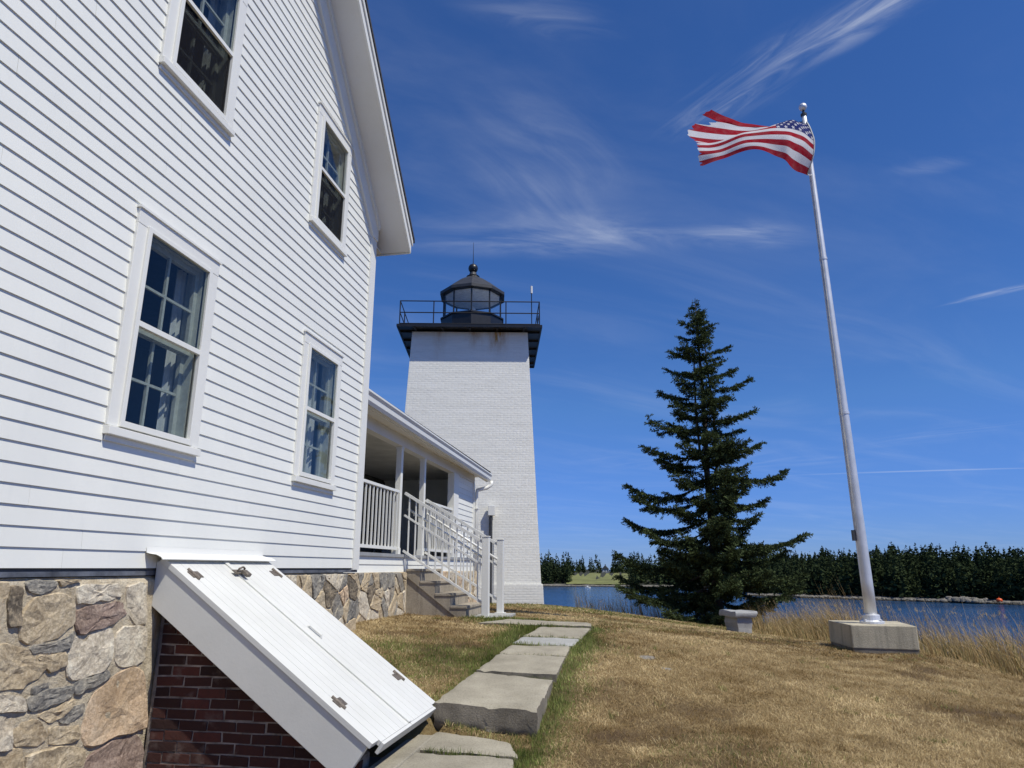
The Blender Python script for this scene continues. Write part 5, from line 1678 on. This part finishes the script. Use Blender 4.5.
def build_spruce():
    bx, by = 6.0, 21.0
    bz = gz(bx, by) - .05
    Ht = 10.15
    tr = empty('spruce_tree', (bx, by, bz), 0, 'tall dark spruce tree standing at the edge of the lawn', 'tree')
    r = random.Random(21); nr = np.random.default_rng(5)
    tm = MB()
    def trunk(pts, rads): tm.tube(pts, rads, 9)
    trunk([(0, 0, -.3), (.02, 0, 2), (-.02, .02, 4.5), (.03, 0, 7), (.0, 0, 8.8), (.0, 0, Ht - .1)], [.17, .13, .09, .06, .035, .010])
    trunk([(.04, 0, 4.0), (.30, .05, 4.7), (.34, .08, 6.4), (.26, .1, 7.9), (.22, .06, 8.8)], [.05, .045, .04, .028, .010])
    trunk([(-.04, 0, 4.4), (-.22, -.08, 5.1), (-.26, -.1, 6.6), (-.2, -.06, 8.0), (-.18, 0, 8.9)], [.045, .04, .035, .022, .008])
    # (height above base, length) of limbs that make the outline on each side
    k = 1 / (2.195 * 33.0)
    tipsR = [(250, 70), (290, 125), (305, 182), (335, 212), (338, 285), (318, 318), (370, 355), (413, 405), (365, 470), (330, 520), (432, 552), (400, 585), (440, 625), (425, 655)]
    tipsL = [(178, 62), (158, 135), (150, 178), (136, 232), (155, 266), (150, 312), (102, 315), (96, 368), (150, 400), (66, 440), (78, 470), (62, 515), (92, 540), (46, 592), (50, 630), (42, 655)]
    X0 = lambda y: 215 + (y - 30) * .065
    Y0 = 735
    limbs = []
    for x, y in tipsR: limbs.append(((Y0 - y) * k, (x - X0(y)) * k, r.uniform(-.35, .35)))
    for x, y in tipsL: limbs.append(((Y0 - y) * k, (X0(y) - x) * k, math.pi + r.uniform(-.35, .35)))
    def env(h):   # rough radius
        u = 1 - h / Ht; return .12 + 2.35 * u ** .82
    h = .35
    while h < Ht - .25:
        u = 1 - h / Ht
        cnt = 7 if h < 2.6 else (4 if h < 5.0 else 3)
        for q in range(cnt):
            az = r.choice([math.pi / 2, -math.pi / 2, -math.pi / 2]) + r.uniform(-1.45, 1.45)
            limbs.append((h + r.uniform(-.15, .15), env(h) * r.uniform(.45, .95), az))
        h += r.uniform(.16, .30) * (.75 + .5 * u)
    hq = 1.0
    while hq < Ht - 1.2:
        for q in range(2): limbs.append((hq + r.uniform(-.1, .1), env(hq) * r.uniform(.25, .6), -math.pi / 2 + r.uniform(-.8, .8)))
        hq += .42
    # the leader
    NP = []; ND = []; NL = []; NTn = []
    wood = MB()
    def twig(p, d, L, up):
        n = max(6, int(L / .012)); ts = nr.random(n)
        d = np.array(d); sag = -0.10 * L
        pos = np.array(p) + ts[:, None] * d * L + np.c_[np.zeros(n), np.zeros(n), sag * ts ** 2 + 0 * ts]
        a = nr.uniform(0, 2 * np.pi, n)
        side = np.cross(d, (0, 0, 1.0)); side /= (np.linalg.norm(side) + 1e-6); vv = np.cross(side, d)
        dirs = d * .75 + (np.cos(a)[:, None] * side + np.sin(a)[:, None] * vv) * .75 + np.array([0, 0, .08])
        dirs /= np.linalg.norm(dirs, axis=1)[:, None]
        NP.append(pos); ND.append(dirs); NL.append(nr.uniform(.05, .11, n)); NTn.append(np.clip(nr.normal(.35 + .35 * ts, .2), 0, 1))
    for (hh, L, az) in limbs:
        u = hh / Ht
        L = max(L, .15)
        droop = (.16 - .36 * (1 - u)) if u > .45 else -.20 - .12 * r.random()
        rise = (.14 + .08 * r.random()) * L
        ca, sa = math.cos(az), math.sin(az)
        h0 = hh - (droop * L * .45 + rise * .35)        # tip ends near hh
        h0 = max(.12, min(h0, Ht - .15))
        P = []
        for i in range(13):
            t_ = i / 12
            z = h0 + droop * L * math.sin(t_ * math.pi * .62) * .85 + rise * t_ ** 3
            wob = .05 * L * mnoise.noise((t_ * 3, hh * 7, az))
            P.append(Vector((ca * L * t_ - sa * wob, sa * L * t_ + ca * wob, max(z, .10))))
        wood.tube(P, [max(.006, .035 * (L / 2.5) * (1 - i / 12.5)) for i in range(13)], 5, cap=False)
        nt = int(7 + L * 15)
        start = .10 if L < .7 else .22
        for q in range(nt):
            t_ = start + (1 - start) * (q + r.random()) / nt
            i = min(11, int(t_ * 12)); f = t_ * 12 - i
            p = P[i].lerp(P[i + 1], f); d = (P[i + 1] - P[i]).normalized()
            sd = 1 if q % 2 else -1
            sv = Vector((-sa, ca, 0)) * sd
            env_t = math.sin(min(1, (t_ - start * .6) / .9) * math.pi * .9 + .15)
            tl = max(.12, (.17 + .32 * L * .45 * env_t) * r.uniform(.55, 1.15))
            tl = min(tl, .75)
            dd = (d * r.uniform(.55, .9) + sv * r.uniform(.5, .95) + Vector((0, 0, r.uniform(-.32, .10)))).normalized()
            twig(p, dd, tl, None)
            if tl > .22:
                for e in range(int(tl / .10)):
                    tt = r.uniform(.25, .9); pp = p + dd * tl * tt
                    s2 = sv.cross(Vector((0, 0, 1))).normalized() * r.choice((-1, 1))
                    d2 = (dd * .8 + s2 * .7 + Vector((0, 0, r.uniform(-.35, .05)))).normalized()
                    twig(pp, d2, tl * (1 - tt) * .7 + .06, None)
        twig(P[-2], (P[-1] - P[-2]).normalized(), .22 + .05 * L, None)
        for i in range(4, 12): twig(P[i], (P[i + 1] - P[i]).normalized(), (P[i + 1] - P[i]).length * 1.1, None)
    # leader shoots
    for q in range(26):
        z = Ht - 1.1 + 1.1 * r.random(); a = r.uniform(0, 6.283)
        twig((0, 0, z), Vector((math.cos(a) * .8, math.sin(a) * .8, .7)).normalized(), .10 + (Ht - z) * .20, None)
    for q in range(6): twig((0, 0, Ht - .5 + q * .08), (0, 0, 1), .14, None)
    P = np.concatenate(NP); Dr = np.concatenate(ND); L = np.concatenate(NL); T = np.concatenate(NTn)
    n = len(P)
    rv = nr.normal(0, 1, (n, 3)); sd = np.cross(Dr, rv); sd /= np.linalg.norm(sd, axis=1)[:, None]
    w = .014
    V = np.empty((n, 4, 3), np.float32)
    V[:, 0] = P; V[:, 1] = P + Dr * (L * .5)[:, None] + sd * w; V[:, 2] = P + Dr * L[:, None]; V[:, 3] = P + Dr * (L * .5)[:, None] - sd * w
    V[:, :, 2] = np.maximum(V[:, :, 2], .03)
    F = np.arange(n * 4).reshape(n, 4)
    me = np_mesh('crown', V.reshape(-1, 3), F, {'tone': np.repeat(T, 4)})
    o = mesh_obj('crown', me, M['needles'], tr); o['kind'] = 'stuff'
    tm.obj('trunk', M['bark'], tr, smooth=True)
    o = wood.obj('limbs', M['bark'], tr); o['kind'] = 'stuff'
    print('spruce needles', n)


build_spruce()

# ------------------------------------------------------------------ far shores
def far_dir(px): return (px - 512) / 710.0           # x/y slope of a bearing


def conifers(P, H, Rr, seed, per=64):
    """joined far trees: each a cloud of small leaf clumps in a ragged spire, or a rounder crown"""
    n = len(P); r = np.random.default_rng(seed)
    rounder = r.random(n) < .22
    t = r.random((n, per)) ** 1.15                                    # height along the crown
    t[:, :4] = np.linspace(.86, 1.0, 4)
    prof = np.where(rounder[:, None], np.sqrt(np.clip(1 - (2 * t - .9) ** 2 * .9, .02, 1)) * .85, (1 - t) ** .8 + .03)
    lop = r.uniform(.55, 1.25, (n, 5)); 
    a = r.uniform(0, 2 * np.pi, (n, per))
    prof = prof * np.take_along_axis(lop, (t * 4.99).astype(int), 1)
    rad = prof * Rr[:, None] * np.sqrt(r.random((n, per)))
    C_ = np.empty((n, per, 3))
    C_[:, :, 0] = P[:, None, 0] + np.cos(a) * rad; C_[:, :, 1] = P[:, None, 1] + np.sin(a) * rad
    C_[:, :, 2] = P[:, None, 2] + (.04 + .96 * t) * (H * np.where(rounder, .82, 1))[:, None]
    C_ = C_.reshape(-1, 3); m = len(C_)
    size = (.28 + .75 * (1 - t) ** .6).reshape(-1) * r.uniform(.6, 1.3, m) * np.repeat(H / 11, per)
    d1 = r.normal(0, 1, (m, 3)); d1[:, 2] = d1[:, 2] * .5 - .25; d1 /= np.linalg.norm(d1, axis=1)[:, None]
    d2 = np.cross(d1, r.normal(0, 1, (m, 3))); d2 /= np.linalg.norm(d2, axis=1)[:, None]
    V = np.stack([C_ - d1 * size[:, None], C_ + d2 * (size * .6)[:, None], C_ + d1 * size[:, None], C_ - d2 * (size * .6)[:, None]], 1)
    T = np.clip(np.repeat(r.uniform(0, .6, n) + rounder * .3, per) + r.normal(.15, .15, m), 0, 1)
    return V.reshape(-1, 3), np.arange(4 * m).reshape(m, 4), np.repeat(T, 4)


M['forest'] = needle_mat('forest_needles', (0.013, 0.023, 0.013), (0.072, 0.094, 0.040), .12)


def shore_mat():
    t = NT('rocky_shore'); p = t.pos(); n = t.noise(p, .5, 6, .65); n2 = t.noise(p, 2.5, 4, .6)
    sp = t.n('ShaderNodeSeparateXYZ'); t.t.links.new(p, sp.inputs[0])
    c = t.ramp(n, [(.3, (.10, .095, .085)), (.55, (.22, .205, .175)), (.75, (.36, .335, .29))])
    c = t.mix(t.mr(n2, .5, .7, 0, .5), c, (.10, .09, .08))
    wet = t.mr(t.math('ADD', sp.outputs[2], t.math('MULTIPLY', n, 1.2)), SEA + 1.4, SEA + .9)
    c = t.mix(wet, c, (.022, .020, .016))
    return t.bsdf(c, .9, normal=t.bump(n2, .8, .6), spec=.2)


M['shore'] = shore_mat()


def build_far():
    r = np.random.default_rng(31)
    meadow = plain('meadow_grass', (.16, .17, .055), .95, 0, .35, .06, .5)
    floor = plain('forest_floor', (.03, .032, .02), .95)
    # right island: bearings x px 770..1200, water line distance; left mainland 430..790
    def land(name, knots, depth, hill, seed, label):
        """knots: (bearing px, distance of the water line)"""
        px = np.array([k[0] for k in knots], float); ds = np.array([k[1] for k in knots], float)
        n = 160; bx = np.linspace(px[0], px[-1], n); dist = np.interp(bx, px, ds)
        dist = dist * (1 + .010 * (fnoise(bx, bx * 0, 9, seed) - .5)) + 7 * (fnoise(bx, bx * 0, 30, seed + 2) - .5)
        rows = [(-6, -1.5), (0, -.1), (3, .4), (6, .9), (9, 1.3), (16, 2.3), (40, 5), (80, 8), (depth, hill), (depth + 150, hill)]
        V = []
        for i in range(n):
            dx = far_dir(bx[i])
            for off, z in rows:
                d = dist[i] + off + (3 * (vnoise(bx[i] * 1.0, off, 2.5, seed) - .5) if off < 12 else 0)
                zz = SEA + z * (1 + .5 * (vnoise(bx[i], off + 5., 3.0, seed + 4) - .5))
                V.append((dx * d, d, zz))
        m = len(rows)
        F = [(i * m + j, (i + 1) * m + j, (i + 1) * m + j + 1, i * m + j + 1) for i in range(n - 1) for j in range(m - 1)]
        o = mesh_obj(name, np_mesh(name, V, F), M['shore'], smooth=False)
        tag(o, label, kind='structure')
        o.data.materials.append(floor)
        mi = np.array([1 if j >= 4 else 0 for i in range(n - 1) for j in range(m - 1)], np.int32)
        o.data.polygons.foreach_set('material_index', mi)
        return bx, dist, rows
    def hz(rows, off):
        return np.interp(off, [q[0] for q in rows], [q[1] for q in rows])
    # ---- right
    bx, dist, rows = land('wooded_shore', [(745, 345), (800, 322), (850, 305), (900, 290), (950, 276), (1024, 258), (1150, 240), (1300, 230)], 110, 9.0, 3, 'rocky shore below the forest across the water')
    n = 3600
    b = r.uniform(750, 1290, n); off = 9 + 120 * r.random(n) ** 1.5
    d = np.interp(b, bx, dist) + off
    P = np.c_[far_dir(b) * d, d, SEA + hz(rows, off) - .3]
    H = r.uniform(6.5, 14.5, n) * np.interp(b, [750, 800, 900, 1024, 1290], [.95, 1.05, 1.12, 1.0, .95]) * np.where(r.random(n) < .06, 1.15, 1)
    H = H * (.62 + .75 * fnoise(b, off * .3, 14.0, 3))
    V, F, T = conifers(P, H, H * r.uniform(.15, .27, n), 5)
    tag(mesh_obj('forest', np_mesh('forest', V, F, {'tone': T}), M['forest']), 'dark spruce forest on the far shore right of the tree', 'forest', kind='stuff')
    # ---- left
    bx, dist, rows = land('mainland_shore', [(380, 545), (500, 530), (560, 515), (620, 505), (680, 485), (760, 440), (800, 420)], 150, 10.5, 8, 'sandy shore below the far wood behind the lighthouse')
    n = 1500
    b = r.uniform(400, 800, n); off = 12 + 150 * r.random(n) ** 1.4
    gap = ((b > 573) & (b < 628) & (off < 85 + 0 * b)) | ((b > 600.5) & (b < 610)) | ((b > 570) & (b < 586) & (off < 22 + (b - 570) * 3))
    b, off = b[~gap], off[~gap]; n = len(b)
    d = np.interp(b, bx, dist) + off
    P = np.c_[far_dir(b) * d, d, SEA + hz(rows, off) - .3]
    H = r.uniform(8, 17, n) * np.where(r.random(n) < .06, 1.2, 1) * np.where((b > 572) & (b < 632), .85, 1)
    H = H * (.62 + .75 * fnoise(b, off * .3, 8.0, 5))
    V, F, T = conifers(P, H, H * r.uniform(.15, .27, n), 6)
    tag(mesh_obj('forest', np_mesh('forest', V, F, {'tone': T}), M['forest']), 'far spruce wood on the mainland behind the lighthouse', 'forest', kind='stuff')
    # meadow on the far slope
    V = []; nn = 24
    for i in range(nn + 1):
        bb = 566 + (634 - 566) * i / nn; d0 = np.interp(bb, bx, dist)
        for o_ in (8, 20, 45, 75, 95):
            d = d0 + o_; V.append((far_dir(bb) * d, d, SEA + float(hz(rows, o_)) + .35 + .4 * vnoise(bb * .4, o_ * .1, 1.0)))
    F = [(i * 5 + j, (i + 1) * 5 + j, (i + 1) * 5 + j + 1, i * 5 + j + 1) for i in range(nn) for j in range(4)]
    tag(mesh_obj('meadow', np_mesh('meadow', V, F), meadow, smooth=True), 'green meadow sloping to the far shore', kind='structure')
    # house on the hill
    hb = 605.3; d = 507 + 93
    hx = far_dir(hb) * d
    fh = empty('hilltop_house', (hx, d, SEA + 9.2), R(-12), 'small grey gabled house on the far hilltop between the trees', 'house')
    fw = plain('shingled_wall', (.28, .29, .31), .8); fr = plain('far_roof', (.06, .065, .07), .8)
    MB().box((-2.6, -2.5, -1), (2.6, 2.5, 3.0)).obj('wall', fw, fh)
    MB().prism([(-3.0, -2.9, 2.9), (3.0, -2.9, 2.9), (0, -2.9, 6.0)], (0, 5.8, 0)).obj('roof', fr, fh)
    for x in (-1.3, 1.0): MB().box((x - .5, -2.56, .9), (x + .5, -2.48, 2.2)).obj('window', M['metal_white'], fh)
    MB().box((-.35, -.35, 5.3), (.35, .35, 6.9)).obj('chimney', fr, fh)
    # moored boat: white hull with low cabin
    d = 478; bb = 587.0
    bt = empty('moored_boat', (far_dir(bb) * d, d, SEA), R(8), 'small white boat moored off the far shore', 'boat')
    hull = MB(); L = 2.0; sec = []
    for k in range(7):
        u = k / 6 * 2 - 1; w = .75 * (1 - max(0, u) ** 2.2); sec.append((u * L, max(w, .02)))
    vs = []; fs = []
    for x, w in sec: vs += [(x, -w, .85), (x, -w * .6, -.1), (x, w * .6, -.1), (x, w, .85)]
    for i in range(6):
        for j in range(3): fs.append((i * 4 + j, (i + 1) * 4 + j, (i + 1) * 4 + j + 1, i * 4 + j + 1))
        fs.append((i * 4 + 3, (i + 1) * 4 + 3, (i + 1) * 4, i * 4))
    fs += [(0, 1, 2, 3), (24, 27, 26, 25)]
    hull.add(vs, fs).obj('hull', M['metal_white'], bt)
    MB().box((-.6, -.45, .86), (.5, .45, 1.5)).obj('cabin', M['metal_white'], bt)
    # boulders on the right shore (granite point) and along the tide line
    rk = np.random.default_rng(12)
    bxr = np.linspace(745, 1300, 160)
    V = []; F = []
    kn = [(745, 345), (800, 322), (850, 305), (900, 290), (950, 276), (1024, 258), (1150, 240), (1300, 230)]
    for i in range(900):
        bb = rk.uniform(780, 1100) if i > 140 else rk.normal(961, 9)
        d0 = np.interp(bb, [q[0] for q in kn], [q[1] for q in kn]) + rk.uniform(-1, 9)
        s = rk.uniform(.2, .6) * (2.0 if i <= 140 else 1)
        c = np.array([far_dir(bb) * d0, d0, SEA + rk.uniform(.1, .9) + (1.0 * rk.random() if i <= 140 else 0)])
        m = 6; b0 = len(V)
        for zz, rr in ((-.6, 1.0), (.15, .95), (.55, .55)):
            for k in range(m):
                a = 6.283 * k / m; q = rk.uniform(.7, 1.25)
                V.append(tuple(c + np.array([math.cos(a) * rr * s * q * 1.5, math.sin(a) * rr * s * q, zz * s])))
        for l in range(2):
            for k in range(m): F.append((b0 + l * m + k, b0 + l * m + (k + 1) % m, b0 + (l + 1) * m + (k + 1) % m, b0 + (l + 1) * m + k))
        F.append((b0 + 2 * m, b0 + 2 * m + 1, b0 + 2 * m + 2, b0 + 2 * m + 3)); F.append((b0 + 2 * m, b0 + 2 * m + 3, b0 + 2 * m + 4, b0 + 2 * m + 5))
    o = mesh_obj('shore_rocks', np_mesh('shore_rocks', V, F), M['shore'])
    tag(o, 'pale granite boulders along the far tide line', 'rocks', kind='stuff')
    # orange float hauled out on the rocks
    bb = 993.5; d = np.interp(bb, [q[0] for q in kn], [q[1] for q in kn]) + 2.5
    ob = empty('orange_float', (far_dir(bb) * d, d, SEA + 1.3), R(20), 'bright orange float lying on the far rocky shore', 'float')
    og = plain('orange_plastic', (.75, .11, .02), .5)
    MB().lathe([(.3, -.7), (.9, -.5), (1.05, 0), (.9, .55), (.35, .8)], 14).obj('body', og, ob, smooth=True)
    MB().lathe([(.12, .8), (.12, 1.15), (.2, 1.2)], 10).obj('eye', og, ob)


build_far()
